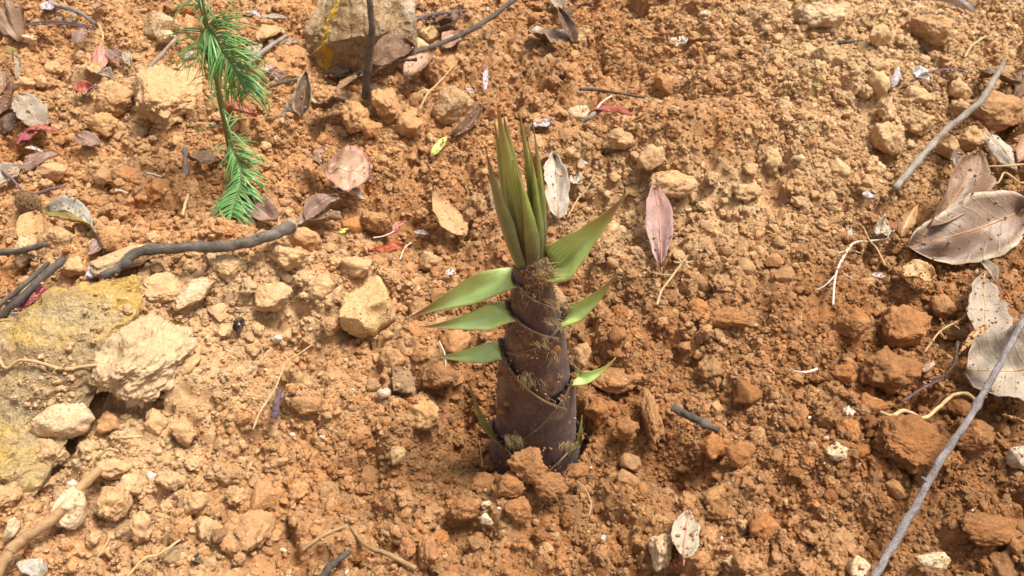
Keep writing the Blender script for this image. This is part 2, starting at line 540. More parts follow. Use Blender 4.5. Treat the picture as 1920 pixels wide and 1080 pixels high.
def clod_points(sub, seed, style='crumb'):
    v, f = ico(sub)
    rg = np.random.default_rng(seed)
    o = rg.uniform(-50, 50, 3)
    p = v.copy()
    low = fbm(v[:, 0] * 1.1 + o[0], v[:, 1] * 1.1 + o[1], v[:, 2] * 1.1 + o[2], seed, 2)
    r = 1 + .32 * low
    cuts, soft = {'crumb': (6, .5), 'facet': (11, .92), 'pebble': (4, .55), 'lump': (9, .72), 'block': (8, .97)}[style]
    p *= r[:, None]
    if style == 'block':
        ns = np.array([[1, 0, .1], [-1, .1, 0], [0, 1, .15], [0, -1, 0], [.1, 0, 1], [0, .1, -1], [.7, .7, .2], [-.6, .5, .6]]) + rg.normal(0, .16, (8, 3))
    else:
        ns = rg.normal(0, 1, (cuts, 3))
    ns /= np.linalg.norm(ns, axis=1, keepdims=True)
    for k in range(len(ns)):
        d = rg.uniform(.55, .86) if style != 'block' else rg.uniform(.66, .84)
        over = p @ ns[k] - d
        p -= np.where(over > 0, over * soft, 0)[:, None] * ns[k]
    q = p + o
    if style in ('crumb',):
        p *= (1 + .24 * fbm(q[:, 0] * 3, q[:, 1] * 3, q[:, 2] * 3, seed + 1, 4, .62) + .10 * np.abs(fbm(q[:, 0] * 5, q[:, 1] * 5, q[:, 2] * 5, seed + 2, 3, .6)))[:, None]
    elif style == 'lump':
        p *= (1 + .13 * fbm(q[:, 0] * 2.6, q[:, 1] * 2.6, q[:, 2] * 2.6, seed + 1, 5, .58) + .09 * np.abs(fbm(q[:, 0] * 6, q[:, 1] * 6, q[:, 2] * 6, seed + 2, 4, .62)))[:, None]
    elif style in ('facet', 'block'):
        p *= (1 + .05 * fbm(q[:, 0] * 3, q[:, 1] * 3, q[:, 2] * 3, seed + 1, 5, .65))[:, None]
    else:
        p *= (1 + .06 * fbm(q[:, 0] * 2, q[:, 1] * 2, q[:, 2] * 2, seed + 1, 4, .55))[:, None]
    lo, hi = p.min(0), p.max(0)
    p = (p - (lo + hi) / 2) / ((hi - lo) / 2)
    return p, f

PLAN = []      # objects to be made once the ground is known

def rock(name, label, cat, cx, cy, w, h, style='crumb', color=None, mat=None, seed=1, sub=5, spin=0.0, rise=.35, flat_=1.0, group=None, tilt=0.0, deep=1.0):
    sub = min(sub, 4 if max(w, h) < 58 else 5 if max(w, h) < 130 else 6)
    if mat is not None and style == 'crumb':
        style = 'lump'
    if mat is None:
        style = 'crumb' if style in ('facet', 'block') else style
        rise = min(rise, .18) if rise < .5 else rise
        w, h = w * 1.06, h * 1.06
    """a stone or clod whose outline is about w by h photo pixels round (cx, cy)"""
    P = G(cx, cy, 0.0)
    m = mpp(P)
    a, b = w / 2 * m, h / 2 * m * deep
    c = h / 2 * m * flat_
    P = G(cx, cy, c * rise)
    press(P, min(a, b) * (.9 if mat else .6), -c * .5)
    def make():
        p, f = clod_points(sub, seed, 'lump' if style == 'crumb' and w > 40 else style)
        q = p * np.array([a, b, c])
        me = mesh_of(name, q, f, mat or M_CLOD)
        o = obj(name, me)
        o.location = P
        o.rotation_euler = (R(tilt), 0, R(spin))
        if color is not None:
            loc = soil_color(*soil_at(P[0:1], P[1:2], P[2:3]))[0]
            o.color = (*(np.asarray(color) * .5 + loc * .55), 1)
        tag(o, label, cat, group)
    PLAN.append(make)
    return P

def hull_rock(name, label, cat, pts, mat, seed, amp, faces=None, rim=None, cracks=0.0):
    """an angular rock: hull of points given as (px, py, lift)"""
    Q = [G(a, b, z) for a, b, z in pts]
    c = np.mean(Q, axis=0)
    for q in Q:
        press(c * .5 + q * .5, .03, -.02)
    def make():
        bm = bmesh.new()
        for q in Q:
            bm.verts.new(tuple(q - c))
        if faces:
            bm.verts.ensure_lookup_table()
            for f in faces:
                bm.faces.new([bm.verts[i] for i in f])
            low = {i: bm.verts.new(tuple((Q[i] - c) * np.array([1.03, 1.03, 0]) + np.array([0, 0, -.05 - c[2]]))) for i in rim}
            bm.verts.ensure_lookup_table()
            for i in range(len(rim)):
                a, b = rim[i], rim[(i + 1) % len(rim)]
                bm.faces.new([bm.verts[a], low[a], low[b], bm.verts[b]])
            bmesh.ops.recalc_face_normals(bm, faces=bm.faces[:])
        r = bmesh.ops.convex_hull(bm, input=bm.verts[:]) if not faces else {'geom_interior': [], 'geom_unused': []}
        junk = [g for g in r['geom_interior'] + r['geom_unused'] if isinstance(g, bmesh.types.BMVert)]
        if junk:
            bmesh.ops.delete(bm, geom=list(set(junk)), context='VERTS')
        bmesh.ops.triangulate(bm, faces=bm.faces[:])
        for _ in range(5):
            long = [e for e in bm.edges if e.calc_length() > .0065]
            if not long:
                break
            bmesh.ops.subdivide_edges(bm, edges=long, cuts=1, use_grid_fill=False)
            bmesh.ops.triangulate(bm, faces=bm.faces[:])
        bm.normal_update()
        v = np.array([p.co[:] for p in bm.verts]); n = np.array([p.normal[:] for p in bm.verts])
        s = v + 7.3
        d = amp * (.5 * fbm(s[:, 0] * 14, s[:, 1] * 14, s[:, 2] * 14, seed, 2, .5) + .45 * np.round(2.2 * fbm(s[:, 0] * 26, s[:, 1] * 26, s[:, 2] * 26, seed + 7, 3, .55)) / 2.2 + .6 * np.abs(fbm(s[:, 0] * 60, s[:, 1] * 60, s[:, 2] * 60, seed + 3, 3, .6)))
        if cracks:
            d += cracks * (np.floor(3.0 * fbm(s[:, 0] * 9 + s[:, 1] * 6, s[:, 1] * 14 - s[:, 0] * 7, s[:, 2] * 9, seed + 11, 4, .5)) / 3.0) * np.clip(n[:, 2] * 2, 0, 1)
        v = v + n * d[:, None]
        for p, q in zip(bm.verts, v):
            p.co = q
        me = bpy.data.meshes.new(name)
        bm.to_mesh(me); bm.free()
        me.materials.append(mat)
        me.polygons.foreach_set('use_smooth', [True] * len(me.polygons))
        me.set_sharp_from_angle(angle=R(26))
        o = obj(name, me)
        o.location = c
        tag(o, label, cat)
    PLAN.append(make)

# ------------------------------------------------------------------ leaves and twigs
def leaf(label, base, tip, w, mat, name='dead_leaf', lift=(6, 6), roll=0, fold=0, arch=0.0, curl=0.0, wave=.12, stalk=0, widest=.45, sharp=1.0, blunt=.55,
         group=None, seed=None, torn=0.0, cat='leaf', rib=True, side=0.0, twist=0, face=0.0):
    """base/tip: photo pixels of the two ends, w: width in photo pixels, lift: mm above the ground at both ends"""
    if seed is None:
        seed = int(base[0] * 7 + base[1] * 13) % 1000
    lr = random.Random(seed)
    twist = twist or lr.uniform(-34, 34)
    curl = curl or lr.uniform(.2, .6) * lr.choice((1, 1, -1))
    arch = arch or lr.uniform(.02, .12)
    side = side or lr.uniform(-.06, .06)
    wave = max(wave, .34)
    P0, P1 = G(*base, lift[0] / 1000), G(*tip, lift[1] / 1000)
    u = P1 - P0
    L = np.linalg.norm(u)
    t_ = u / L
    up = np.array([0, -face, 1.0]); up /= np.linalg.norm(up)
    s = np.cross(t_, up); s /= np.linalg.norm(s)
    n = np.cross(s, t_)
    c = (P0 + P1) / 2
    a0, b0, _ = to_px(*c); a1, b1, _ = to_px(*(c + s * .01))
    wm = w / max(math.hypot(a1 - a0, b1 - b0), 1e-6) * .01 / 2
    nu, nv = 22, 11
    T, V = np.meshgrid(np.linspace(0, 1, nu), np.linspace(-1, 1, nv), indexing='ij')
    lo = np.clip(T / widest, 0, 1); hi = np.clip((1 - T) / (1 - widest), 0, 1)
    prof = np.where(T < widest, np.sin(lo * math.pi / 2) ** blunt, np.sin(hi * math.pi / 2) ** sharp)
    prof = prof * (1 + .10 * fbm(T * 7, np.sign(V) * 2.3 + .4, .3, seed, 3)) - .10 * np.clip(vnoise(T * 16, np.sign(V) * 5, .7, seed + 4) - .35, 0, 1)
    prof = np.maximum(prof, .03)
    if torn:
        prof = prof * (1 - torn * np.clip(vnoise(T * 9, np.sign(V) * 3, 0, seed), 0, 1))
    half = prof * wm
    ang = np.radians(roll + twist * (T - .5))
    S = s[None, None] * np.cos(ang)[..., None] + n[None, None] * np.sin(ang)[..., None]
    N = -s[None, None] * np.sin(ang)[..., None] + n[None, None] * np.cos(ang)[..., None]
    z = np.abs(V) * half * math.tan(R(fold)) + curl * V ** 2 * wm + wave * wm * fbm(T * 3, V * 1.2, 0.5, seed, 3)
    P = P0 + T[..., None] * u + (arch * L * 4 * T * (1 - T))[..., None] * n + (V * half)[..., None] * S + z[..., None] * N + (side * L * 4 * T * (1 - T))[..., None] * s
    for k in range(2, nu, 4):
        press(P[k, nv // 2], float(prof[k, 0] * wm) * .62, -.0015)
    mid = P[:, nv // 2] + N[:, nv // 2] * .0002
    O = P[:, nv // 2].mean(0)
    def make():
        uv = np.stack([T, V * .5 + .5], -1)
        big = w > 26 or L * FPX > 60 / mpp(c) * 0 + 60
        vv, ff, uu = sheet(P - O, .0005, uv)
        blade = mesh_of('blade', vv, ff, ML[mat], True, uu)
        if rib and w > 24:
            root = empty(name, O)
            obj('blade', blade, root)
            rr = np.linspace(.00075, .0002, nu) * min(1.3, w / 45 + .3)
            a, b, d = tube(mid - O, rr, 6)
            obj('midrib', mesh_of('midrib', a, b, MIDRIB.get(mat, MIDRIB['tan']), True, d), root)
            if stalk:
                sdir = -(P[2, nv // 2] - P[0, nv // 2]); sdir /= np.linalg.norm(sdir)
                sm = stalk * mpp(c)
                q = [mid[0] - O, mid[0] - O + sdir * sm * .5 + np.array([0, 0, .001]), mid[0] - O + sdir * sm + np.array([0, 0, -.002])]
                a, b, d = tube(catmull(q, 5), .0008, 6)
                obj('stalk', mesh_of('stalk', a, b, MIDRIB.get(mat, MIDRIB['tan']), True, d), root)
        else:
            blade.name = name
            root = obj(name, blade)
            root.location = O
        tag(root, label, cat, group)
    PLAN.append(make)

def _rib(name, c):
    return bark_material(name, c, tuple(x * .7 for x in c), .6, 120, .0002)
MIDRIB = {'tan': _rib('rib_tan', (.50, .33, .17)), 'brown': _rib('rib_brown', (.40, .22, .10)), 'brownpale': _rib('rib_brown_pale', (.42, .24, .12)),
          'pinktan': _rib('rib_pink', (.55, .36, .26)), 'mauvespot': _rib('rib_red', (.55, .24, .17)), 'greenpink': _rib('rib_coral', (.62, .24, .16)),
          'halfgreen': _rib('rib_green', (.42, .36, .17)), 'dark': _rib('rib_dark', (.16, .09, .06)), 'grey': _rib('rib_grey', (.48, .33, .18)),
          'red': _rib('rib_wine', (.42, .12, .08)), 'pink': _rib('rib_rose', (.72, .36, .30)), 'magenta': _rib('rib_magenta', (.48, .12, .15))}
MIDRIB['darkbrown'] = MIDRIB['dark']; MIDRIB['mauve'] = MIDRIB['pinktan']; MIDRIB['orange'] = MIDRIB['red']
MIDRIB['greywhite'] = MIDRIB['grey']; MIDRIB['yellowgreen'] = MIDRIB['halfgreen']

def twig(label, pts, r0, r1, mat, name='twig', cat='twig', rough=.22, per=12, sides=9, group=None, ends=None, knots=(), branches=()):
    """pts: (px, py, lift mm) along it; r0, r1: half thickness in photo pixels at both ends"""
    Q = [G(q[0], q[1], q[2] / 1000) if len(q) == 3 else plane(q[0], q[1], q[3]) for q in pts]
    C = catmull(Q, per)
    m = np.array([mpp(p) for p in C])
    rad = np.linspace(r0, r1, len(C)) * m
    sd_ = int(pts[0][0] * 3 + pts[0][1]) % 997
    wob = np.array([fbm(i * .35, sd_, 0.1, 5, 2) for i in range(len(C))])
    C = C + np.stack([wob, np.roll(wob, 3), np.roll(wob, 5) * .4], 1) * rad[:, None] * .12
    rk = random.Random(sd_)
    knots = tuple(knots) + tuple(rk.uniform(.05, .95) for _ in range(3 if r0 > 4 else 1))
    for k in knots:
        i = int(k * (len(C) - 1))
        for j in range(max(0, i - 1), min(len(C), i + 2)):
            rad[j] *= 1.13 if j == i else 1.04
    for i in range(0, len(C), 2):
        press(C[i], max(rad[i] * 1.2, .0025), -rad[i] * .8)
    O = C.mean(0)
    def make():
        a, b, d = tube(C - O, rad, sides, sd_, rough)
        me = mesh_of(name, a, b, MB[mat], True, d)
        if branches or ends:
            root = empty(name, O)
            me.name = 'stem'
            obj('stem', me, root)
            for bp, br in branches:
                q = catmull([G(x, y, z / 1000) for x, y, z in bp], 6)
                a, b, d = tube(q - O, np.linspace(br, br * .5, len(q)) * mpp(q[0]), 6, 3, rough)
                obj('side_branch', mesh_of('side_branch', a, b, MB[mat], True, d), root)
            if ends:
                e = C[-1] - O; dr = C[-1] - C[-3]; dr /= np.linalg.norm(dr)
                a, b, d = tube(np.array([e - dr * .001, e + dr * .0004, e + dr * .0012]), np.array([1.02, .95, .5]) * rad[-1], 10, 4, .5)
                obj('broken_end', mesh_of('broken_end', a, b, MB[ends], True, d), root)
        else:
            root = obj(name, me)
            root.location = O
        tag(root, label, cat, group)
    PLAN.append(make)

# ------------------------------------------------------------------ what lies on the soil (planned first, made after the ground)
def plan_rocks():
    dry, org, brn, crm = C_DRY, C_ORANGE, C_BROWN, C_CREAM
    pale = C_DRY * 1.05
    mid = (C_DRY + C_ORANGE) / 2
    hull_rock('rock', 'large angular ochre and grey rock with a yellow streak at the top edge', 'rock',
              [(567, 52, .026), (622, -34, .058), (668, -14, .074), (612, 80, .046), (738, -2, .078), (772, 26, .060), (764, 92, .028), (700, 62, .064), (676, 141, .002), (577, 108, -.004), (752, -46, .066), (640, 112, .022)],
              MR['ochre'], 4, .0062, cracks=.009, faces=[(0, 9, 11, 3), (9, 8, 11), (0, 3, 2, 1), (3, 11, 7), (11, 8, 6, 7), (3, 7, 4, 2), (7, 6, 5, 4), (2, 4, 10, 1), (4, 5, 10)], rim=[0, 9, 8, 6, 5, 10, 1])
    hull_rock('rock_slab', 'broad grey slab of rock with yellow stains at the left edge', 'rock',
              [(8, 660, 0.021), (20, 632, 0.023), (95, 560, 0.031), (150, 540, 0.035), (255, 512, 0.033), (266, 560, 0.025), (215, 640, 0.021), (200, 700, 0.013), (160, 760, 0.005), (75, 800, -0.005), (30, 850, -0.007),
               (60, 930, -0.007), (40, 938, -0.019), (-60, 900, -0.009), (-140, 800, 0.021), (-120, 680, 0.023), (-60, 640, 0.025), (10, 760, 0.021), (0, 880, 0.007), (70, 850, -0.029), (250, 600, -0.029), (30, 640, -0.029), (-130, 900, -0.039)],
              MR['slab'], 9, .0055, cracks=.010)
    rock('soil_boulder', 'big pale tan lump of dried soil leaning on the yellow stained slab', 'clod', 258, 664, 176, 192, 'crumb', np.array([.60, .44, .27]), seed=21, sub=6, flat_=.75, spin=-20)
    rock('stone', 'smooth tan block of stone left of the bamboo shoot', 'stone', 690, 584, 100, 116, 'block', mat=MR['tan'], seed=5, flat_=.8, spin=-6)
    rock('stone', 'rounded cream stone at the foot of the grey slab', 'stone', 122, 786, 120, 82, 'pebble', mat=MR['cream'], seed=8, spin=6)
    rock('stone', 'cream oval stone lying on the thick root in the lower left', 'stone', 135, 957, 58, 76, 'pebble', mat=MR['cream'], seed=14, spin=-14)
    rock('clod', 'crumbly cream clod below and left of the bamboo shoot', 'clod', 791, 778, 64, 66, 'crumb', pale * np.array([1.05, 1.0, .85]), seed=31)
    rock('stone', 'small ochre yellow stone below the crumbly cream clod', 'stone', 747, 855, 34, 40, 'facet', mat=MR['tan'], seed=33, sub=4)
    rock('stone_chip', 'flat pointed cream chip of stone standing by the big pale lump', 'stone', 360, 548, 58, 96, 'facet', mat=MR['cream'], seed=41, spin=-35, flat_=.45)
    rock('clod', 'tan clod lying on the half green leaf', 'clod', 116, 452, 82, 66, 'crumb', pale * .95, seed=44)
    rock('stone', 'upright pale stone beside the brown leaf on the left', 'stone', 52, 466, 42, 88, 'facet', mat=MR['stone'], seed=46, flat_=.6)
    rock('stone', 'long pale slab of stone under the grey stick', 'stone', 235, 482, 130, 56, 'block', mat=MR['stone'], seed=47, spin=28, flat_=.5)
    rock('clod', 'pale broad lump of earth under the green seedling', 'clod', 318, 178, 140, 140, 'crumb', pale, seed=52, sub=6, flat_=.55)
    rock('clod', 'orange lump of earth at the left foot of the pale broad lump', 'clod', 216, 186, 74, 60, 'crumb', mid, seed=53)
    rock('clod', 'long tan clod above the mauve leaf on the left', 'clod', 188, 232, 66, 42, 'facet', mid * 1.05, seed=54, spin=-25)
    rock('stone', 'grey and cream stone in the top left beside the seedling', 'stone', 300, 45, 70, 46, 'facet', mat=MR['stone'], seed=55)
    rock('stone', 'cream stone below the grey and cream stone', 'stone', 312, 68, 40, 30, 'facet', mat=MR['cream'], seed=56, sub=4)
    rock('stone', 'small grey and cream pebble left of the seedling stem', 'stone', 354, 106, 24, 18, 'pebble', mat=MR['grey'], seed=57, sub=4)
    rock('stone', 'flat cream pebble in the top left corner below the dark twig', 'stone', 53, 73, 38, 18, 'facet', mat=MR['cream'], seed=58, sub=4)
    rock('stone', 'tan stone under the split grey twig in the top left', 'stone', 137, 34, 30, 26, 'facet', mat=MR['stone'], seed=59, sub=4)
    rock('clod', 'tan rough clod left of the bamboo tip', 'clod', 852, 201, 76, 72, 'crumb', np.array([.50, .36, .20]), seed=61)
    rock('clod', 'angular orange clod with a flat tan face above the yellow green leaf', 'clod', 768, 236, 50, 54, 'facet', mid, seed=62, spin=12)
    rock('clod', 'square orange clod below the grey upright stick', 'clod', 726, 200, 52, 66, 'block', mid, seed=63)
    rock('clod', 'broad orange clod below the dark mauve leaf', 'clod', 668, 215, 56, 66, 'facet', mid * .97, seed=64)
    rock('clod', 'small orange clod between two square orange clods', 'clod', 697, 244, 40, 30, 'crumb', org, seed=65, sub=4)
    rock('stone', 'pale yellow pebble right of the foot of the upright stick', 'stone', 704, 168, 34, 26, 'pebble', mat=MR['cream'], seed=66, sub=4)
    rock('stone', 'tan stone behind the dark brown leaf by the ochre rock', 'stone', 806, 64, 42, 38, 'facet', mat=MR['tan'], seed=67, sub=4)
    rock('stone', 'flat tan stone between the purple twig and the curved dark twig', 'stone', 778, 86, 60, 34, 'facet', mat=MR['stone'], seed=68, sub=4)
    rock('clod', 'orange clod right of the big dark brown leaf', 'clod', 826, 134, 62, 56, 'crumb', mid * .95, seed=69)
    rock('stone', 'smooth pale stone half under the red leaf', 'stone', 1084, 214, 46, 40, 'pebble', mat=MR['cream'], seed=71)
    rock('clod', 'pale overhanging clod behind the large right blade', 'clod', 1262, 345, 92, 62, 'crumb', (dry + mid) / 2, seed=72)
    rock('clod', 'pale cream clod on the ridge right of the bamboo tip', 'clod', 1222, 296, 52, 46, 'crumb', pale, seed=73)
    rock('clod', 'tan clod on the ridge below the red leaf', 'clod', 1160, 262, 60, 42, 'crumb', dry * .95, seed=74)
    rock('clod', 'grey tan lump in the top right', 'clod', 1538, 30, 96, 74, 'crumb', np.array([.56, .43, .27]), seed=75, flat_=.7)
    rock('clod', 'tan lump between the grey lump and the white scraps', 'clod', 1556, 105, 62, 46, 'crumb', dry * .82, seed=76)
    rock('clod', 'tan clod with a chipped face near the top right corner', 'clod', 1650, 66, 46, 34, 'facet', dry * .95, seed=77, sub=4)
    rock('clod', 'brown broad lump near the top right corner', 'clod', 1748, 58, 88, 62, 'crumb', (mid + brn) / 2, seed=78)
    rock('clod', 'round tan clod left of the pale grey scrap', 'clod', 1648, 160, 40, 50, 'pebble', dry * .93, seed=79, sub=4)
    rock('clod', 'small grey tan clod beside the round tan clod', 'clod', 1624, 174, 26, 28, 'crumb', dry * .82, seed=80, sub=4)
    rock('clod', 'tan clod between the white scrap and the pale stick', 'clod', 1799, 170, 40, 40, 'facet', dry * .9, seed=81, sub=4)
    rock('clod', 'square pale clod below the white scraps', 'clod', 1668, 262, 60, 56, 'block', dry * .97, seed=82)
    rock('clod', 'long pale clod in the middle of the right side pile', 'clod', 1664, 208, 34, 46, 'facet', dry, seed=83, sub=4)
    rock('clod', 'rough tan clod left of the pale stick', 'clod', 1722, 232, 62, 50, 'crumb', dry * .9, seed=84)
    rock('clod', 'tan knobbly clod below the white scrap', 'clod', 1720, 180, 52, 36, 'crumb', dry * .92, seed=85)
    rock('clod', 'big brown clod behind the top of the pale stick', 'clod', 1872, 205, 120, 92, 'crumb', (brn + mid) * .55, seed=86, flat_=.7)
    rock('clod', 'pale tan clod at the right of the pale stick', 'clod', 1818, 264, 68, 50, 'crumb', dry * .88, seed=87)
    rock('clod', 'tan clod below the pale stick and left of the dark leaf', 'clod', 1778, 276, 42, 48, 'crumb', dry * .8, seed=88)
    rock('clod', 'tan clod above the stick on the far right', 'clod', 1805, 202, 42, 30, 'crumb', dry * .85, seed=89, sub=4)
    rock('clod', 'big brown clod above the cream root on the right', 'clod', 1672, 690, 118, 92, 'facet', brn * 1.05, seed=91, sub=6, flat_=.8)
    rock('clod', 'long brown clod with a hole above the big brown clod', 'clod', 1700, 612, 96, 86, 'crumb', (brn * 1.2 + org * .3) / 1.25, seed=92, sub=6, flat_=.8)
    rock('clod', 'smooth brown clod left of the long brown clod', 'clod', 1592, 606, 66, 66, 'facet', (brn + org) / 2, seed=93)
    rock('clod', 'tan brown clod below the large brown leaf', 'clod', 1766, 575, 44, 44, 'crumb', (brn + mid) / 2, seed=94, sub=4)
    rock('clod', 'big brown clod crossed by the long stick', 'clod', 1712, 832, 140, 116, 'facet', brn * 1.15, seed=95, sub=6, flat_=.7)
    rock('clod', 'brown clod right of the long stick', 'clod', 1822, 818, 76, 60, 'crumb', brn * 1.2, seed=96)
    rock('clod', 'flat brown clod in the bottom right', 'clod', 1856, 990, 110, 66, 'block', brn * 1.15, seed=97, flat_=.7)
    rock('clod', 'orange brown clod in the right foreground', 'clod', 1386, 852, 52, 50, 'facet', (brn + org) / 2 * 1.1, seed=98)
    rock('clod', 'crumbly orange clod left of the round orange brown clod', 'clod', 1338, 838, 54, 54, 'crumb', org * .9, seed=99)
    rock('clod', 'orange clod under the left end of the cream root', 'clod', 1636, 762, 64, 50, 'crumb', (brn + org) / 2, seed=100)
    rock('clod', 'orange clod left of the big brown clod', 'clod', 1582, 696, 48, 38, 'crumb', org * .85, seed=101)
    rock('clod', 'orange clod beside the long stick below the grey leaf', 'clod', 1800, 766, 44, 36, 'crumb', org * .8, seed=102, sub=4)
    rock('stone', 'knobbly cream stone left of the big brown clod', 'stone', 1568, 849, 44, 34, 'crumb', mat=MR['cream'], seed=103, sub=5)
    rock('stone', 'cream stone under the green pink leaf', 'stone', 1240, 1034, 48, 72, 'crumb', mat=MR['cream'], seed=104, sub=5)
    rock('stone', 'cream stone at the bottom edge left of the long stick', 'stone', 1608, 1068, 40, 50, 'facet', mat=MR['cream'], seed=105)
    rock('stone', 'pale stone at the right edge', 'stone', 1912, 858, 40, 44, 'facet', mat=MR['white'], seed=106)
    rock('stone', 'pale stone in the bottom right corner', 'stone', 1750, 1050, 60, 36, 'facet', mat=MR['cream'], seed=107)
    rock('clod', 'dark crumbly clod heaped against the front of the shoot', 'clod', 990, 872, 70, 58, 'crumb', brn * 1.2, seed=111, sub=6, rise=1.5)
    rock('clod', 'brown crumbly clod left in front of the shoot', 'clod', 905, 905, 44, 40, 'crumb', brn * 1.25, seed=112)
    rock('clod', 'brown rough clod at the left foot of the heaped clod', 'clod', 952, 908, 62, 52, 'crumb', (brn + org) / 2, seed=136, rise=.8)
    rock('clod', 'brown rough clod at the right foot of the heaped clod', 'clod', 1032, 910, 64, 50, 'crumb', brn * 1.3, seed=137, rise=.8)
    rock('clod', 'small brown clod left of the shoot foot', 'clod', 918, 872, 36, 32, 'crumb', brn * 1.25, seed=138, rise=.8)
    rock('clod', 'small brown clod right of the shoot foot', 'clod', 1082, 884, 44, 36, 'crumb', brn * 1.25, seed=139, rise=.8)
    rock('clod', 'brown crumbly clod right in front of the shoot', 'clod', 1118, 772, 44, 46, 'facet', (brn + org) / 2, seed=113)
    rock('clod', 'tall orange clod right of the shoot', 'clod', 1222, 782, 42, 116, 'crumb', (mid + brn) / 2, seed=114, flat_=.5)
    rock('clod', 'orange faceted clod between the shoot and the tall orange clod', 'clod', 1172, 800, 50, 42, 'facet', (org + brn) / 2, seed=115)
    rock('clod', 'broad orange crumbly clod under the lowest right blade', 'clod', 1152, 712, 110, 54, 'crumb', (mid + brn) * .52, seed=116, flat_=.7)
    rock('clod', 'pale yellow clod tucked against the right side of the shoot', 'clod', 1088, 664, 40, 44, 'crumb', dry, seed=117, sub=4)
    rock('clod', 'long brown clod in the hollow right of the shoot', 'clod', 1368, 596, 78, 42, 'facet', (brn + org) / 2 * 1.05, seed=118)
    rock('clod', 'orange clod between the hollow and the shoot', 'clod', 1308, 575, 40, 34, 'crumb', org, seed=119, sub=4)
    rock('clod', 'small pale orange clod in the hollow', 'clod', 1243, 606, 24, 22, 'crumb', mid, seed=120, sub=4)
    rock('clod', 'round orange clod in the hollow', 'clod', 1324, 620, 26, 22, 'crumb', mid * .95, seed=121, sub=4)
    rock('clod', 'orange round clod left of the lowest left blade', 'clod', 736, 672, 52, 48, 'crumb', mid, seed=122)
    rock('stone', 'flat brown stone below the round orange clod', 'stone', 756, 710, 50, 60, 'facet', mat=MR['brownstone'], seed=123, flat_=.5)
    rock('clod', 'dark brown clod left of the shoot', 'clod', 826, 706, 72, 56, 'crumb', brn * .95, seed=124)
    rock('clod', 'orange clod behind the lowest left blade', 'clod', 856, 648, 54, 56, 'crumb', (org + mid) / 2, seed=125)
    rock('clod', 'orange clod above the lowest left blade', 'clod', 790, 622, 74, 46, 'crumb', (org + brn) / 2, seed=126)
    rock('clod', 'dark tan clod left of the tan block', 'clod', 622, 612, 40, 38, 'crumb', (mid + brn) / 2, seed=127, sub=4)
    rock('clod', 'flat brown crumbly patch below the wood chip', 'clod', 572, 758, 56, 44, 'facet', (mid + brn) / 2, seed=128)
    rock('clod', 'broad orange clod in the lower left', 'clod', 462, 1000, 92, 92, 'facet', mid * 1.02, seed=131, sub=6, flat_=.7)
    rock('clod', 'tall reddish clod at the bottom', 'clod', 803, 1032, 44, 66, 'block', np.array([.42, .19, .09]), seed=132)
    rock('clod', 'reddish clod left of the tall reddish clod', 'clod', 764, 1030, 34, 50, 'block', np.array([.40, .18, .085]), seed=133, sub=4)
    rock('clod', 'broad brown clod at the bottom left of the shoot', 'clod', 870, 955, 66, 44, 'crumb', brn * 1.25, seed=134)
    rock('clod', 'brown lump of soil in front of the mound', 'clod', 972, 955, 50, 46, 'facet', (brn + org) / 2, seed=135)
    rock('clod', 'pale clod with knobs above the cream oval stone', 'clod', 214, 880, 62, 36, 'crumb', pale * .97, seed=141)
    rock('clod', 'yellow tan clod right of the cream oval stone', 'clod', 210, 945, 66, 70, 'crumb', (pale + mid) / 2, seed=142)
    rock('clod', 'cream clod in the lower left pile', 'clod', 243, 908, 44, 38, 'pebble', pale * 1.04, seed=143, sub=4)
    rock('clod', 'cream knobbly clod right of the cream clods', 'clod', 318, 902, 54, 38, 'crumb', pale * 1.04, seed=144)
    rock('clod', 'pale round clod above the thin cream root', 'clod', 266, 988, 44, 54, 'crumb', pale, seed=145)
    rock('clod', 'tan clod at the right of the lower left pile', 'clod', 393, 993, 50, 46, 'crumb', dry * .97, seed=146)
    rock('clod', 'pale orange clod in the lower left pile', 'clod', 362, 940, 60, 48, 'crumb', (mid + dry) / 2, seed=147)
    rock('clod', 'pinkish rough clod at the bottom of the grey slab', 'clod', 90, 846, 70, 52, 'crumb', pale * np.array([.95, .92, .95]), seed=148)
    rock('clod', 'brown clod under the big pale lump', 'clod', 172, 716, 46, 44, 'crumb', (mid + brn) / 2, seed=149)
    rock('clod', 'orange clod below the big pale lump', 'clod', 204, 794, 42, 44, 'facet', org * 1.05, seed=150)
    rock('clod', 'tan clod right of the orange clod below the pale lump', 'clod', 292, 790, 44, 46, 'crumb', dry * .95, seed=151, sub=4)
    rock('clod', 'orange round clod below the pale lump', 'clod', 344, 806, 48, 46, 'crumb', mid * 1.05, seed=152)
    rock('clod', 'pale rough lump right of the pointed chip', 'clod', 510, 560, 74, 66, 'crumb', pale * .95, seed=153, flat_=.7)
    rock('clod', 'pale lump behind the pointed chip', 'clod', 300, 545, 84, 64, 'crumb', pale * .92, seed=154, flat_=.7)
    rock('clod', 'pale knobbly lump right of the grey stick end', 'clod', 540, 482, 80, 46, 'crumb', pale, seed=155)
    rock('clod', 'tan knobbly lump under the orange red leaf', 'clod', 668, 500, 56, 44, 'crumb', pale * .97, seed=156)
    rock('clod', 'cream knobbly clod left of the upper left blade', 'clod', 806, 492, 44, 38, 'crumb', pale * .97, seed=157, sub=4)
    rock('clod', 'pale clod below the grey stick', 'clod', 430, 500, 60, 46, 'crumb', pale, seed=158)
    rock('clod', 'pale clod with a flat top in the left bank', 'clod', 600, 540, 56, 44, 'facet', pale * .95, seed=159)
    rock('clod', 'orange clod at the end of the grey stick', 'clod', 575, 448, 54, 40, 'crumb', (mid + org) / 2, seed=160)
    rock('clod', 'tan clod below the tan leaf', 'clod', 708, 415, 66, 44, 'crumb', (mid + brn) / 2, seed=161)
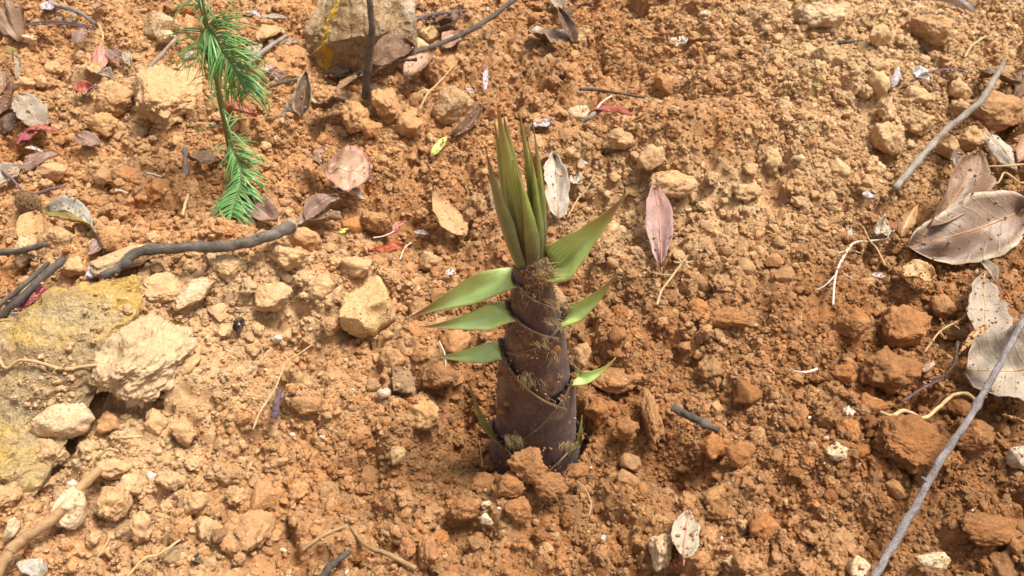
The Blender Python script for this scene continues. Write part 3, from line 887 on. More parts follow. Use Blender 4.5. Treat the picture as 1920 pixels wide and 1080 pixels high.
    rock('clod', 'pale stone in the soil by the dead leaf on the far left', 'clod', 46, 155, 40, 28, 'crumb', dry, seed=162, sub=4)
    rock('clod', 'pale clod left of the red leaf on the left', 'clod', 100, 130, 32, 28, 'crumb', dry, seed=163, sub=4)
    rock('clod', 'orange clod below the pink leaf', 'clod', 150, 108, 28, 26, 'facet', mid, seed=164, sub=4)
    rock('clod', 'tan clod beside the long mauve leaf at far left', 'clod', 96, 320, 54, 34, 'crumb', dry * 1.0, seed=165)
    rock('clod', 'pale clod below the twig end on the left', 'clod', 88, 345, 30, 22, 'crumb', dry, seed=166, sub=4)
    rock('clod', 'orange long clod left of the seedling foot', 'clod', 235, 332, 70, 40, 'crumb', org * 1.05, seed=167)
    rock('clod', 'orange clod below the long orange clod', 'clod', 300, 360, 60, 50, 'crumb', org * 1.05, seed=168)
    rock('clod', 'orange clod under the green half of the leaf', 'clod', 212, 452, 60, 44, 'crumb', org * 1.1, seed=169)
    rock('clod', 'pale rough clod above the grey slab', 'clod', 140, 500, 44, 34, 'crumb', pale, seed=170, sub=4)
    rock('lump_of_charcoal', 'small black lump beside the pale bank', 'charcoal', 446, 608, 24, 32, 'facet', mat=MR['black'], seed=171, sub=4)
    rock('lump_of_charcoal', 'small black lump in the lower left foreground', 'charcoal', 370, 1050, 22, 20, 'facet', mat=MR['black'], seed=172, sub=4)
    whites = [(1322, 26, 26, 12, 'pale pebble near the top edge right of the middle', 'white'), (519, 634, 24, 15, 'flat pale pebble below the pale bank', 'white'),
              (662, 732, 12, 8, 'white chip left of the snail shell', 'white'), (548, 815, 12, 8, 'left of two white chips in the soil below the wood chip', 'white'), (604, 820, 12, 10, 'right of two white chips in the soil below the wood chip', 'white'),
              (532, 1031, 14, 7, 'white chip at the bottom left of the twigs', 'white'), (1131, 1009, 11, 14, 'white chip left of the cream stone at the bottom', 'white'),
              (1499, 296, 22, 16, 'round pale pebble on the right bank', 'cream'), (912, 945, 24, 17, 'upper of two pale stones at the bottom centre', 'cream'), (912, 973, 27, 23, 'lower of two pale stones at the bottom centre', 'cream'),
              (20, 990, 26, 36, 'pale pink stone at the left edge', 'cream'), (60, 1065, 50, 44, 'grey stone in the bottom left corner', 'grey')]
    for i, (x, y, w, h, lab, mt) in enumerate(whites):
        rock('pebble', lab, 'pebble', x, y, w, h, 'facet', mat=MR[mt], seed=200 + i, sub=4, group='pale pebbles in the soil')

def plan_leaves():
    leaf('pinkish tan leaf with a pale midrib lying left of the bamboo tip', (612, 318), (694, 338), 66, 'pinktan', lift=(14, 10), blunt=.5, sharp=.42, widest=.55, arch=.05, roll=-8)
    leaf('curled brown leaf joined behind the pinkish tan leaf', (570, 283), (632, 352), 30, 'brown', lift=(18, 8), roll=50, fold=25, arch=.06)
    leaf('rolled tan leaf tip above the curled brown leaf', (604, 312), (608, 276), 26, 'pinktan', lift=(10, 16), roll=20, fold=30, rib=False)
    leaf('shrivelled grey scrap under the pinkish tan leaf', (620, 352), (684, 376), 18, 'greywhite', lift=(5, 5), wave=.8, roll=30, rib=False, torn=.4)
    leaf('golden tan leaf standing on its edge left of the shoot', (868, 446), (812, 354), 58, 'tan', lift=(9, 26), roll=-26, blunt=.38, sharp=.95, widest=.42, arch=-.05, curl=.15)
    leaf('spotted mauve leaf with pointed ends right of the shoot', (1242, 505), (1226, 347), 52, 'mauvespot', lift=(8, 14), roll=6, sharp=.85, blunt=.8, widest=.42, stalk=12, face=.2)
    leaf('large brown leaf with curled rim at the right edge', (1925, 388), (1698, 462), 118, 'brownpale', lift=(22, 10), roll=14, widest=.42, sharp=.62, blunt=.6, curl=.22, arch=.03, face=.25)
    leaf('brown folded leaf leaning on the large brown leaf', (1732, 428), (1829, 290), 78, 'brown', lift=(16, 46), roll=-12, fold=14, widest=.6, sharp=.85, blunt=.85, arch=.06, side=.05, face=.5)
    leaf('dark leaf behind the brown folded leaf', (1800, 336), (1798, 274), 34, 'dark', lift=(12, 22), fold=20, face=.6)
    leaf('pale grey leaf at the right edge above the brown leaves', (1846, 246), (1906, 322), 34, 'greywhite', lift=(14, 8), roll=-10, widest=.5, sharp=.8)
    leaf('pink brown leaf at the right edge beside the pale grey leaf', (1930, 250), (1905, 310), 36, 'pinktan', lift=(16, 10), roll=16)
    leaf('dark olive leaf at the right edge near the top', (1922, 130), (1905, 190), 30, 'darkbrown', lift=(14, 10), roll=20)
    leaf('brown leaf under the top of the pale stick', (1838, 140), (1912, 166), 24, 'darkbrown', lift=(10, 10), roll=25)
    leaf('big round grey tan leaf crossed by the long stick', (1985, 690), (1806, 700), 132, 'grey', lift=(18, 12), roll=8, widest=.55, sharp=.45, blunt=.5, arch=.05, wave=.08, face=.2)
    leaf('decayed grey leaf with torn rim below the large brown leaf', (1838, 520), (1850, 662), 84, 'grey', lift=(10, 14), roll=10, widest=.6, sharp=.5, blunt=.8, torn=.25, wave=.3, face=.2)
    leaf('narrow straw coloured leaf across the decayed grey leaf', (1850, 608), (1798, 664), 18, 'tan', lift=(22, 14), roll=10, rib=False)
    leaf('curled tan leaf rim under the round grey leaf', (1882, 780), (1925, 800), 20, 'tan', lift=(6, 8), roll=40, rib=False)
    leaf('grey green leaf with a coral midrib lying on the cream stone', (1282, 1050), (1291, 962), 52, 'greenpink', lift=(26, 8), roll=-6, widest=.42, sharp=.8, blunt=.45, stalk=10, arch=.05, face=.3)
    leaf('half green half silver leaf on the left with a long stalk', (176, 432), (90, 396), 50, 'halfgreen', lift=(10, 18), roll=-6, widest=.55, sharp=.5, blunt=.8, fold=14, stalk=24, arch=.05, face=.3)
    leaf('brown leaf under the tan clod on the left', (76, 500), (66, 402), 52, 'tan', lift=(4, 10), roll=-14, widest=.6, sharp=.6, blunt=.9)
    leaf('mauve leaf under the half green leaf', (196, 445), (168, 480), 22, 'mauve', lift=(4, 4), rib=False)
    leaf('large grey brown leaf standing at the left edge', (82, 244), (34, 180), 60, 'grey', lift=(4, 28), roll=-30, widest=.55, sharp=.6, blunt=.5, face=.5, arch=.06)
    leaf('brown leaf at the left edge above the grey brown leaf', (4, 178), (6, 126), 34, 'brown', lift=(6, 14), roll=10, face=.3)
    leaf('grey curled strip of leaf on the far left', (32, 150), (28, 104), 13, 'grey', lift=(8, 16), fold=35, side=.1, rib=False)
    leaf('pale shredded leaf at the left edge', (0, 186), (40, 214), 20, 'greywhite', lift=(8, 6), torn=.5, roll=20, rib=False)
    leaf('red rimmed dark leaf below the grey brown leaf', (42, 248), (104, 242), 16, 'red', lift=(5, 9), arch=.14, roll=30, rib=False)
    leaf('wine red leaf at the far left', (30, 272), (74, 250), 24, 'magenta', lift=(5, 8), roll=12, rib=False)
    leaf('bright pink curled leaf in the top left', (190, 86), (184, 128), 30, 'pink', lift=(14, 6), fold=-28, blunt=.8, sharp=.35, widest=.6, face=.5)
    leaf('pale pink leaf left of the bright pink leaf', (168, 54), (140, 88), 24, 'mauve', lift=(10, 6), roll=14, rib=False)
    leaf('small mauve leaf right of the bright pink leaf', (204, 92), (232, 118), 26, 'mauve', lift=(10, 6), roll=-16)
    leaf('small grey pink oval leaf beside the small mauve leaf', (238, 98), (246, 122), 18, 'grey', lift=(10, 6), rib=False, sharp=.5)
    leaf('tan leaf scrap under the bright pink leaf', (166, 118), (192, 142), 28, 'tan', lift=(4, 4), rib=False)
    leaf('grey brown curled leaf below the tan leaf scrap', (186, 140), (214, 152), 20, 'grey', lift=(8, 5), fold=30, rib=False)
    leaf('small red leaf with a grey flap on the left', (144, 176), (180, 166), 17, 'red', lift=(6, 10), roll=-10, rib=False)
    leaf('grey flap of leaf over the small red leaf', (164, 182), (182, 160), 10, 'grey', lift=(8, 14), roll=20, rib=False)
    leaf('mauve leaf lying left of the seedling', (143, 256), (188, 276), 30, 'mauve', lift=(7, 7), roll=-6, sharp=.5, blunt=.6)
    leaf('long mauve leaf with pointed tip at the far left', (32, 316), (106, 282), 24, 'mauve', lift=(8, 16), fold=14, side=.05)
    leaf('tan grey leaf at the left edge under a thin twig', (-14, 348), (42, 314), 32, 'grey', lift=(6, 8), roll=-8)
    leaf('vivid orange red leaf in the hollow left of the shoot', (690, 470), (758, 464), 25, 'orange', lift=(6, 14), roll=36, wave=.5, torn=.2, blunt=.8, sharp=.5, face=.3)
    leaf('folded red leaf on the ridge right of the bamboo tip', (1102, 216), (1184, 212), 26, 'red', lift=(8, 14), roll=18, wave=.4, sharp=.6)
    leaf('tan leaf scrap right of the folded red leaf', (1186, 226), (1224, 208), 10, 'tan', lift=(6, 12), roll=25, rib=False)
    leaf('pale grey torn leaf standing right behind the bamboo tip', (1048, 412), (1040, 290), 46, 'greywhite', lift=(6, 22), roll=4, torn=.35, widest=.5, sharp=.7, blunt=.3, face=.5, fold=8)
    leaf('small square pale scrap right of the pale torn leaf', (1068, 338), (1092, 340), 18, 'greywhite', lift=(8, 10), blunt=.2, sharp=.2, rib=False)
    leaf('small lavender scrap above the square pale scrap', (1086, 294), (1104, 308), 11, 'lavender', lift=(8, 8), rib=False)
    leaf('tall pointed tan leaf curled upright in the upper left', (566, 216), (576, 130), 36, 'brownpale', lift=(4, 36), fold=26, widest=.3, sharp=1.1, blunt=.4, face=.9)
    leaf('small grey pointed leaf left of the tall pointed leaf', (536, 222), (542, 186), 16, 'grey', lift=(4, 18), fold=15, face=.8, widest=.3, rib=False)
    leaf('dark mauve rounded leaf right of the tall pointed leaf', (594, 204), (656, 192), 38, 'dark', lift=(6, 14), roll=34, curl=.3, sharp=.5, blunt=.4)
    leaf('brown strip of leaf leaning toward the upright stick', (624, 180), (684, 136), 14, 'brown', lift=(6, 18), fold=20, rib=False)
    leaf('big dark brown leaf against the ochre rock', (696, 132), (776, 88), 60, 'darkbrown', lift=(34, 52), roll=10, curl=.4, fold=8, widest=.6, sharp=.45, blunt=.5, face=.5)
    leaf('dark brown lower lip of leaf behind the upright stick', (692, 152), (782, 112), 26, 'darkbrown', lift=(14, 30), roll=30, curl=.3)
    leaf('tan leaf right of the big dark brown leaf', (758, 150), (812, 104), 34, 'pinktan', lift=(4, 8), roll=-12)
    leaf('pale pink tan leaf rolled beside the ochre rock', (752, 40), (782, -12), 44, 'pinktan', lift=(10, 20), fold=22)
    leaf('dark brown folded leaf above the curved dark twig', (822, 62), (868, 26), 40, 'dark', lift=(6, 18), roll=26, curl=.4)
    leaf('tan leaf under the curved dark twig', (830, 92), (872, 66), 26, 'pinktan', lift=(4, 10), roll=-10)
    leaf('dark red brown curved leaf left of the bamboo tip', (846, 258), (902, 190), 22, 'darkbrown', lift=(6, 26), fold=30, side=.14, face=.4, rib=False)
    leaf('flat tan leaf in the cluster at the top middle', (990, 62), (1072, 76), 34, 'brownpale', lift=(8, 8), roll=10, sharp=.6)
    leaf('dark twisted leaf in the cluster at the top middle', (1076, 82), (1048, 14), 26, 'dark', lift=(8, 28), fold=22, face=.6, widest=.3, twist=40)
    leaf('brown curled leaf at the right of the top cluster', (1062, 44), (1112, 10), 20, 'darkbrown', lift=(8, 18), roll=30, side=-.16)
    leaf('tan leaf flap at the right of the top cluster', (1078, 70), (1114, 56), 14, 'tan', lift=(8, 14), roll=-15, rib=False)
    leaf('grey leaf with pale face at the top edge', (1032, -14), (1054, 22), 32, 'grey', lift=(8, 8), roll=-10, sharp=.4)
    leaf('small yellow green leaf left of the bamboo tip', (810, 292), (838, 258), 15, 'yellowgreen', name='fresh_leaf', lift=(8, 14), fold=8, rib=False, sharp=.7)
    leaf('tiny pale green leaf bit in the hollow', (636, 436), (652, 428), 9, 'yellowgreen', name='fresh_leaf', lift=(6, 6), rib=False)
    leaf('mauve brown leaf under the foot of the seedling', (452, 374), (520, 418), 44, 'mauve', lift=(8, 6), roll=-10, sharp=.5, blunt=.6)
    leaf('green yellow leaf under the seedling branch tip', (412, 404), (468, 392), 22, 'green', name='fresh_leaf', lift=(4, 6), roll=-6)
    leaf('mauve curved leaf with pointed tip right of the seedling', (572, 410), (638, 372), 26, 'mauve', lift=(6, 18), roll=-12, side=-.12, sharp=1.0)
    leaf('tan leaf with grey rim behind the end of the grey stick', (548, 424), (640, 408), 30, 'brown', lift=(4, 10), roll=20, wave=.3)
    leaf('brown leaf behind the stem of the seedling', (352, 298), (420, 306), 30, 'brown', lift=(5, 5), roll=10)
    leaf('dark red leaf behind the seedling stem', (418, 206), (482, 218), 26, 'red', lift=(5, 10), roll=20)
    leaf('pink scrap of leaf in the hollow', (740, 436), (762, 416), 14, 'pink', lift=(4, 8), rib=False)
    leaf('lavender scrap below the pink scrap', (776, 436), (804, 440), 8, 'lavender', lift=(6, 6), rib=False)
    leaf('magenta leaf behind the grey slab', (42, 586), (90, 544), 26, 'magenta', lift=(20, 26), roll=14, sharp=.9)
    leaf('slate grey leaf at the left edge behind the slab', (-10, 636), (54, 590), 36, 'lavender', lift=(10, 20), roll=-8)
    leaf('dark green leaf at the left edge under the dark stick', (-6, 582), (40, 556), 20, 'dark', lift=(14, 14), rib=False)
    leaf('mauve grey leaf beside the pale stone slab', (162, 518), (212, 478), 28, 'lavender', lift=(6, 6), wave=.4, rib=False)
    leaf('small dark oak shaped leaf in the upper left', (506, 152), (540, 140), 22, 'dark', lift=(5, 8), torn=.6, rib=False, seed=9)
    leaf('grey white leaf left of the oak shaped leaf', (490, 124), (512, 140), 14, 'greywhite', lift=(6, 6), rib=False)
    leaf('pale tan leaf in the upper left right of the seedling', (488, 82), (530, 52), 40, 'tan', lift=(4, 6), blunt=.4, sharp=.4, rib=False)
    leaf('mauve scrap on the pale tan leaf', (506, 76), (518, 90), 12, 'mauve', lift=(8, 8), rib=False)
    leaf('grey brown piece of leaf right of the seedling', (460, 96), (492, 84), 20, 'grey', lift=(6, 6), rib=False)
    leaf('pale pointed scrap right of the grey brown piece', (530, 84), (560, 80), 10, 'grey', lift=(6, 6), rib=False)
    leaf('grey scrap near the top edge right of the seedling', (468, 20), (490, 34), 10, 'lavender', lift=(6, 6), rib=False)
    leaf('white scrap near the top edge right of the seedling', (490, 34), (540, 36), 9, 'greywhite', lift=(6, 6), rib=False)
    leaf('brown earth coloured leaf in the top left corner', (-14, 36), (44, 14), 58, 'brown', lift=(16, 22), roll=-10, curl=-.3, rib=False)
    leaf('pale pink leaf scrap at the top left', (176, 18), (200, 8), 16, 'pinktan', lift=(5, 8), roll=20, rib=False)
    leaf('small grey leaf above the split grey twig', (76, 16), (106, 14), 16, 'lavender', lift=(8, 8), rib=False, sharp=.5)
    leaf('long grey rolled leaf at the top right edge', (1708, 2), (1822, 24), 18, 'lavender', lift=(12, 10), fold=30, side=-.04, rib=False)
    leaf('pale grey scrap of leaf in the right side pile', (1672, 164), (1684, 122), 18, 'lavender', lift=(8, 14), torn=.3, rib=False, face=.4)
    leaf('white leaf scrap with a twig across it in the right side pile', (1708, 134), (1734, 158), 22, 'white', lift=(8, 8), rib=False, torn=.3)
    leaf('translucent pale leaf scrap near the white roots', (1638, 430), (1672, 440), 34, 'greywhite', lift=(6, 6), rib=False, torn=.3)
    leaf('tan thin leaf above the translucent scrap', (1690, 440), (1722, 384), 30, 'tan', lift=(5, 10), rib=False)
    leaf('small grey scrap left of the tan thin leaf', (1616, 366), (1640, 370), 12, 'lavender', lift=(8, 8), rib=False)
    leaf('pale triangular scrap below the large brown leaf', (1690, 514), (1748, 520), 40, 'tan', lift=(6, 8), rib=False, sharp=.3)
    leaf('small grey scrap below the white roots', (1634, 514), (1660, 518), 10, 'lavender', lift=(8, 8), rib=False)
    leaf('narrow translucent seed husk near the white roots', (1586, 424), (1596, 446), 11, 'greywhite', lift=(8, 8), rib=False)
    leaf('pale grey pointed leaf below the tip of the large brown leaf', (1840, 492), (1866, 532), 22, 'grey', lift=(8, 10), fold=25, rib=False)
    leaf('lavender strip of leaf above the bamboo tip on the left', (910, 172), (914, 124), 10, 'lavender', lift=(8, 16), fold=20, rib=False)
    leaf('pale scrap left of the bamboo tip by the tan rough clod', (876, 168), (888, 176), 8, 'white', lift=(8, 8), rib=False)
    leaf('shrivelled lavender scrap right of the bamboo tip', (1000, 238), (1036, 232), 16, 'lavender', lift=(6, 6), wave=.7, rib=False)
    leaf('white star shaped scrap of paper at the top right of centre', (1274, 82), (1290, 74), 15, 'white', name='paper_scrap', lift=(8, 9), torn=.6, rib=False, cat='scrap')
    leaf('silvery square scrap left of the upper left blade', (836, 512), (854, 514), 9, 'white', name='paper_scrap', lift=(8, 8), rib=False, blunt=.2, sharp=.2, cat='scrap')
    leaf('silver scrap at the far left by the long mauve leaf', (48, 278), (80, 286), 10, 'white', lift=(8, 6), rib=False, roll=20)
    leaf('pale round seed husk on the right brown soil', (1728, 696), (1752, 676), 18, 'pinktan', lift=(8, 10), roll=15, rib=False, sharp=.5)
    leaf('tan chip of leaf at the left edge of the pale broad lump', (330, 122), (352, 136), 28, 'tan', lift=(16, 14), rib=False)

    leaf('dark curled leaf at the left edge above the large grey brown leaf', (2, 222), (30, 158), 30, 'darkbrown', lift=(6, 22), roll=24, curl=.5, face=.4)
    leaf('dark wine brown leaf tucked under the large grey brown leaf', (-6, 240), (46, 222), 26, 'dark', lift=(4, 8), roll=-14)
    leaf('dark leaf in the gap under the ochre rock', (612, 140), (664, 116), 22, 'dark', lift=(3, 10), roll=-10)
    leaf('dark brown curled leaf right of the purple twig', (800, 52), (850, 40), 24, 'darkbrown', lift=(6, 16), roll=20, curl=.5)

def plan_twigs():
    twig('thick grey bent stick lying across the pale bank on the left', [(192, 518, 14), (228, 498, 16), (262, 472, 20), (350, 464, 22), (430, 461, 22), (500, 444, 22), (546, 425, 22)], 8, 12.5, 'grey', name='stick', cat='stick', ends='scar', knots=(.22, .8), branches=[([(478, 452, 24), (484, 440, 32)], 5)])
    ys_ = float(G(684, 178, .004)[1])
    twig('upright grey stick in front of the ochre rock', [(684, 182, 0), (690, 130, 0, ys_ - .002), (697, 60, 0, ys_ - .004), (690, -20, 0, ys_ - .004), (672, -120, 0, ys_)], 7.5, 5.5, 'grey', name='stick', cat='stick', per=12, rough=.12)
    twig('long curved dark twig sweeping to the top edge', [(655, 146, 12), (700, 125, 30), (762, 104, 46), (840, 76, 34), (900, 46, 26), (975, -8, 28)], 3.2, 5, 'dark', branches=[([(728, 122, 18), (738, 108, 22)], 2.5), ([(664, 142, 12), (612, 142, 6)], 2.2)])
    twig('purple forked twig behind the curved dark twig', [(736, 70, 12), (772, 42, 16), (800, 30, 18), (836, 24, 18), (874, 20, 16)], 4.6, 3, 'purple', branches=[([(790, 34, 18), (798, 48, 12)], 2.5), ([(800, 30, 18), (788, 10, 24)], 1.6)])
    twig('upper strand of the dark double twig in the top left', [(12, 58, 8), (60, 44, 14), (110, 41, 15), (176, 50, 10)], 1.8, 2.2, 'dark')
    twig('lower strand of the dark double twig in the top left', [(14, 60, 8), (64, 46, 14), (120, 45, 14), (180, 54, 8)], 1.6, 2.0, 'purple')
    twig('split pale grey twig in the top left', [(104, 10, 12), (140, 20, 14), (180, 44, 8)], 4, 3.5, 'silver', rough=.4)
    twig('thin stalk hanging above the bright pink leaf', [(190, 86, 10), (193, 68, 14), (186, 46, 12)], 1.6, 1.8, 'root')
    twig('pale grey stick left of the seedling', [(248, 160, 8), (288, 118, 12), (332, 70, 12)], 4, 3, 'pale', name='stick', cat='stick', branches=[([(266, 138, 10), (236, 144, 8), (222, 146, 4)], 1.4)])
    twig('pale stick right of the seedling in the upper left', [(462, 122, 8), (500, 92, 12), (538, 66, 10)], 5, 3.5, 'pale', name='stick', cat='stick')
    twig('thin grey brown twig left of the oak shaped leaf', [(436, 184, 8), (480, 148, 10), (518, 126, 12)], 2, 2, 'purple')
    twig('short grey twig under the oak shaped leaf', [(505, 162, 8), (540, 152, 9), (566, 146, 8)], 3.5, 2.5, 'grey')
    twig('pale grey stick with a side knot in the upper right', [(1678, 354, 10), (1735, 286, 22), (1772, 245, 28), (1832, 196, 34), (1852, 170, 36), (1882, 118, 38)], 7, 5.5, 'pale', name='stick', cat='stick', ends='scar', branches=[([(1828, 198, 34), (1846, 197, 34)], 4)], knots=(.72,))
    twig('long straight grey stick rising from the bottom right', [(1636, 1086, 10), (1700, 978, 22), (1762, 866, 34), (1822, 776, 44), (1880, 672, 52), (1935, 570, 56)], 8.2, 5.6, 'silver', name='stick', cat='stick', per=14, rough=.16, knots=(.18, .4, .63), branches=[([(1740, 906, 31), (1728, 894, 36)], 4), ([(1846, 736, 46), (1862, 730, 50)], 3.5)])
    twig('short dark stick pressed into the soil right of the shoot', [(1262, 764, 6), (1300, 784, 9), (1348, 806, 6)], 8, 6, 'grey', name='stick', cat='stick', rough=.35)
    twig('thin dark twig lying level in the upper middle', [(1086, 166, 9), (1130, 170, 10), (1208, 183, 9)], 3.2, 2.2, 'dark')
    twig('cream zigzag root in the right foreground', [(1652, 774, 6), (1672, 780, 9), (1696, 770, 10), (1732, 784, 8), (1762, 762, 10), (1786, 742, 12), (1812, 738, 12), (1826, 748, 8)], 4, 3.5, 'root', name='root', cat='root')
    twig('small cream root left of the big brown clod', [(1488, 696, 6), (1510, 698, 9), (1532, 692, 6)], 1.8, 2.6, 'rootwhite', name='root', cat='root')
    twig('thick tan root running out of the lower left corner', [(-10, 1086, 10), (14, 1040, 14), (42, 1012, 16), (100, 972, 18), (140, 926, 14), (186, 880, 8)], 12, 9, 'rootbrown', name='root', cat='root', rough=.12)
    twig('short root end above the cream clods in the lower left', [(182, 858, 6), (204, 842, 12), (222, 846, 8)], 2.6, 2.4, 'root', name='root', cat='root')
    twig('cream crooked root bit below the pale boulder', [(216, 822, 8), (240, 820, 11), (268, 818, 8)], 2.6, 3, 'root', name='root', cat='root')
    twig('thin cream root at the bottom left', [(236, 1084, 8), (270, 1048, 12), (300, 1038, 12), (338, 1012, 10)], 2.8, 2.2, 'root', name='root', cat='root')
    twig('small cream rootlet left of the thin cream root', [(182, 1046, 8), (198, 1022, 12), (208, 1002, 10)], 1.4, 1.4, 'root', name='root', cat='root')
    twig('brown twig at the bottom left of centre', [(566, 1032, 6), (610, 1002, 10), (652, 986, 6)], 3.4, 3.6, 'rootbrown')
    twig('brown twig right of the other brown twig at the bottom', [(658, 988, 6), (686, 1022, 9), (730, 1040, 10), (780, 1066, 6)], 3, 5.5, 'rootbrown')
    twig('grey splintered stick at the bottom edge', [(600, 1086, 8), (626, 1056, 11), (654, 1036, 8)], 8, 5, 'grey', name='stick', cat='stick', rough=.4)
    twig('long hair thin root in the soil left of centre', [(474, 806, 7), (488, 772, 9), (515, 730, 9), (536, 680, 9), (560, 664, 8), (586, 646, 7)], 2.0, 1.2, 'root', name='root', cat='root')
    twig('purple grey forked chip of wood below the left bank', [(514, 784, 6), (520, 756, 10), (524, 732, 8)], 7, 5, 'purple', name='wood_chip', cat='wood', rough=.4, branches=[([(526, 748, 10), (548, 736, 12)], 2.4)])
    twig('pale root draped over the grey slab', [(-4, 672, 40), (12, 690, 36), (36, 676, 40), (66, 678, 40), (118, 692, 34), (150, 688, 32), (200, 682, 32)], 3, 3, 'root', name='root', cat='root', branches=[([(118, 690, 36), (126, 676, 42)], 2)])
    twig('brown bent stick at the left edge ending at the tan clod', [(-12, 474, 12), (40, 470, 16), (86, 458, 18)], 6, 5, 'grey', name='stick', cat='stick')
    twig('upper of two dark sticks slanting behind the slab', [(-14, 604, 26), (40, 560, 30), (84, 516, 26), (118, 486, 18)], 8, 7, 'dark', name='stick', cat='stick')
    twig('lower thin dark stick slanting behind the slab', [(-10, 580, 20), (50, 530, 24), (92, 492, 20)], 5, 4, 'grey', name='stick', cat='stick')
    twig('thin twig over the tan grey leaf at the left edge', [(-8, 312, 14), (20, 334, 14), (46, 362, 8)], 2.6, 2.4, 'purple')
    twig('brown twig right of the root ball on the left', [(62, 366, 8), (92, 356, 10), (124, 348, 8)], 4, 2.5, 'purple')
    twig('short upright grey stick left of the seedling foot', [(348, 330, 4), (348, 302, 14), (346, 276, 22)], 5.5, 4.5, 'pale', name='stick', cat='stick')
    twig('small tan stick in the orange soil left of the seedling tip', [(342, 404, 6), (347, 384, 12), (353, 364, 14)], 3, 2.6, 'root', name='stick', cat='stick')
    twig('short pale twig left of the seedling middle', [(272, 324, 8), (288, 327, 10), (304, 332, 8)], 1.8, 1.6, 'rootwhite')
    twig('tiny pale twig below the short pale twig', [(216, 356, 8), (228, 358, 9), (240, 362, 8)], 1.8, 1.4, 'rootwhite')
    twig('thin wiry root with a seed head right of the shoot', [(1232, 572, 8), (1240, 546, 14), (1262, 516, 18), (1278, 494, 18)], 2.4, 1.6, 'root', name='root', cat='root', branches=[([(1262, 516, 18), (1224, 512, 14), (1204, 496, 8)], 1.2), ([(1278, 494, 18), (1300, 490, 16)], 2.4), ([(1278, 494, 18), (1268, 476, 18)], 2.2), ([(1278, 494, 18), (1290, 478, 20)], 2.6), ([(1278, 494, 18), (1262, 490, 16)], 2.2)])
    twig('thin curved root over the orange clod near the dark leaf', [(786, 206, 8), (800, 178, 14), (815, 162, 16), (836, 140, 16), (858, 114, 14)], 2, 1.0, 'root', name='root', cat='root')
    twig('small looped root above the red leaf', [(1118, 208, 10), (1126, 194, 14), (1140, 184, 16), (1147, 180, 12)], 1.6, 1.4, 'rootwhite', name='root', cat='root')
    twig('short grey stick leaning on the pale stone by the red leaf', [(1092, 228, 12), (1108, 218, 15), (1126, 206, 14)], 5, 4.5, 'pale', name='stick', cat='stick')
    twig('thin stalk crossing behind the pale torn leaf', [(1064, 408, 8), (1084, 372, 12), (1098, 358, 12), (1114, 328, 10)], 1.4, 1.2, 'root')
    twig('dark curved twig left of the round grey leaf', [(1796, 640, 14), (1790, 680, 12), (1770, 704, 10), (1734, 716, 8)], 2.6, 1.6, 'dark')
    twig('purple thin twig below the dark curved twig', [(1690, 754, 6), (1724, 732, 9), (1762, 712, 8)], 2.6, 2, 'purple')
    twig('brown curved twig across the white scrap in the right side pile', [(1710, 152, 12), (1740, 136, 15), (1776, 130, 15), (1816, 134, 12)], 2.6, 2, 'purple')
    twig('small grey twig in the upper right soil', [(1572, 80, 8), (1592, 79, 10), (1616, 76, 8)], 4, 2, 'dark')
    twig('tan forked root bit near the top right corner', [(1808, 108, 8), (1822, 86, 12), (1848, 68, 10)], 2.4, 1.6, 'root', name='root', cat='root')
    twig('cream root at the right edge above the large brown leaf', [(1834, 312, 14), (1870, 312, 18), (1926, 308, 18)], 1.6, 2.2, 'root', name='root', cat='root')
    twig('tan looping root behind the large brown leaf', [(1852, 346, 14), (1872, 342, 18), (1884, 324, 20), (1912, 342, 18), (1926, 340, 16)], 1.6, 1.8, 'root', name='root', cat='root')
    twig('dark side twig at the right edge beside the round grey leaf', [(1898, 652, 20), (1930, 646, 20)], 3.5, 3, 'dark')
    twig('wiry rootlet beside the lowest left blade', [(836, 692, 8), (834, 664, 12), (824, 640, 12)], 1.2, 1.0, 'rootwhite', name='root', cat='root')
    twig('thin rootlet left of the shoot foot', [(904, 876, 6), (902, 850, 10), (898, 826, 8)], 1.4, 1.2, 'root', name='root', cat='root')
    twig('pale wavy rootlet at the bottom left of the cream stone', [(1104, 968, 8), (1108, 944, 10), (1098, 918, 10), (1082, 902, 8)], 1.2, 1.0, 'root', name='root', cat='root')
    twig('pale fibre scrap left of the tan leaf', [(924, 392, 10), (920, 370, 14), (920, 352, 14)], 3, 2, 'pale')
    twig('tangled pale rootlet under the orange red leaf', [(750, 486, 8), (758, 466, 12), (772, 454, 12)], 1.2, 1.0, 'rootwhite', name='root', cat='root')
    twig('pale thin rootlet in the hollow above the orange red leaf', [(700, 446, 8), (722, 442, 10), (738, 434, 8)], 1.4, 1.0, 'rootwhite', name='root', cat='root')
    # bundle of white roots: one fibrous root system
    main = [(1562, 572, 6), (1566, 520, 12), (1580, 482, 14), (1600, 456, 14), (1630, 452, 14), (1662, 448, 12)]
    twig('bundle of thin white roots spread on the right soil', main, 2.0, 1.2, 'rootwhite', name='root', cat='root',
         branches=[([(1566, 516, 12), (1546, 536, 10), (1528, 544, 6)], 1.4), ([(1570, 506, 12), (1586, 476, 16), (1600, 456, 16)], 1.8), ([(1594, 468, 14), (1568, 476, 12), (1558, 482, 8)], 1.2),
                   ([(1600, 470, 12), (1616, 474, 10), (1620, 462, 8)], .9), ([(1580, 484, 12), (1576, 506, 8), (1598, 522, 6), (1612, 526, 5)], .9), ([(1664, 448, 12), (1666, 430, 14), (1648, 406, 12)], 1.2)])
    twig('tan wiry root crossing the white root bundle', [(1660, 498, 8), (1644, 466, 14), (1630, 450, 16), (1618, 424, 14)], 1.8, 1.4, 'root', name='root', cat='root')
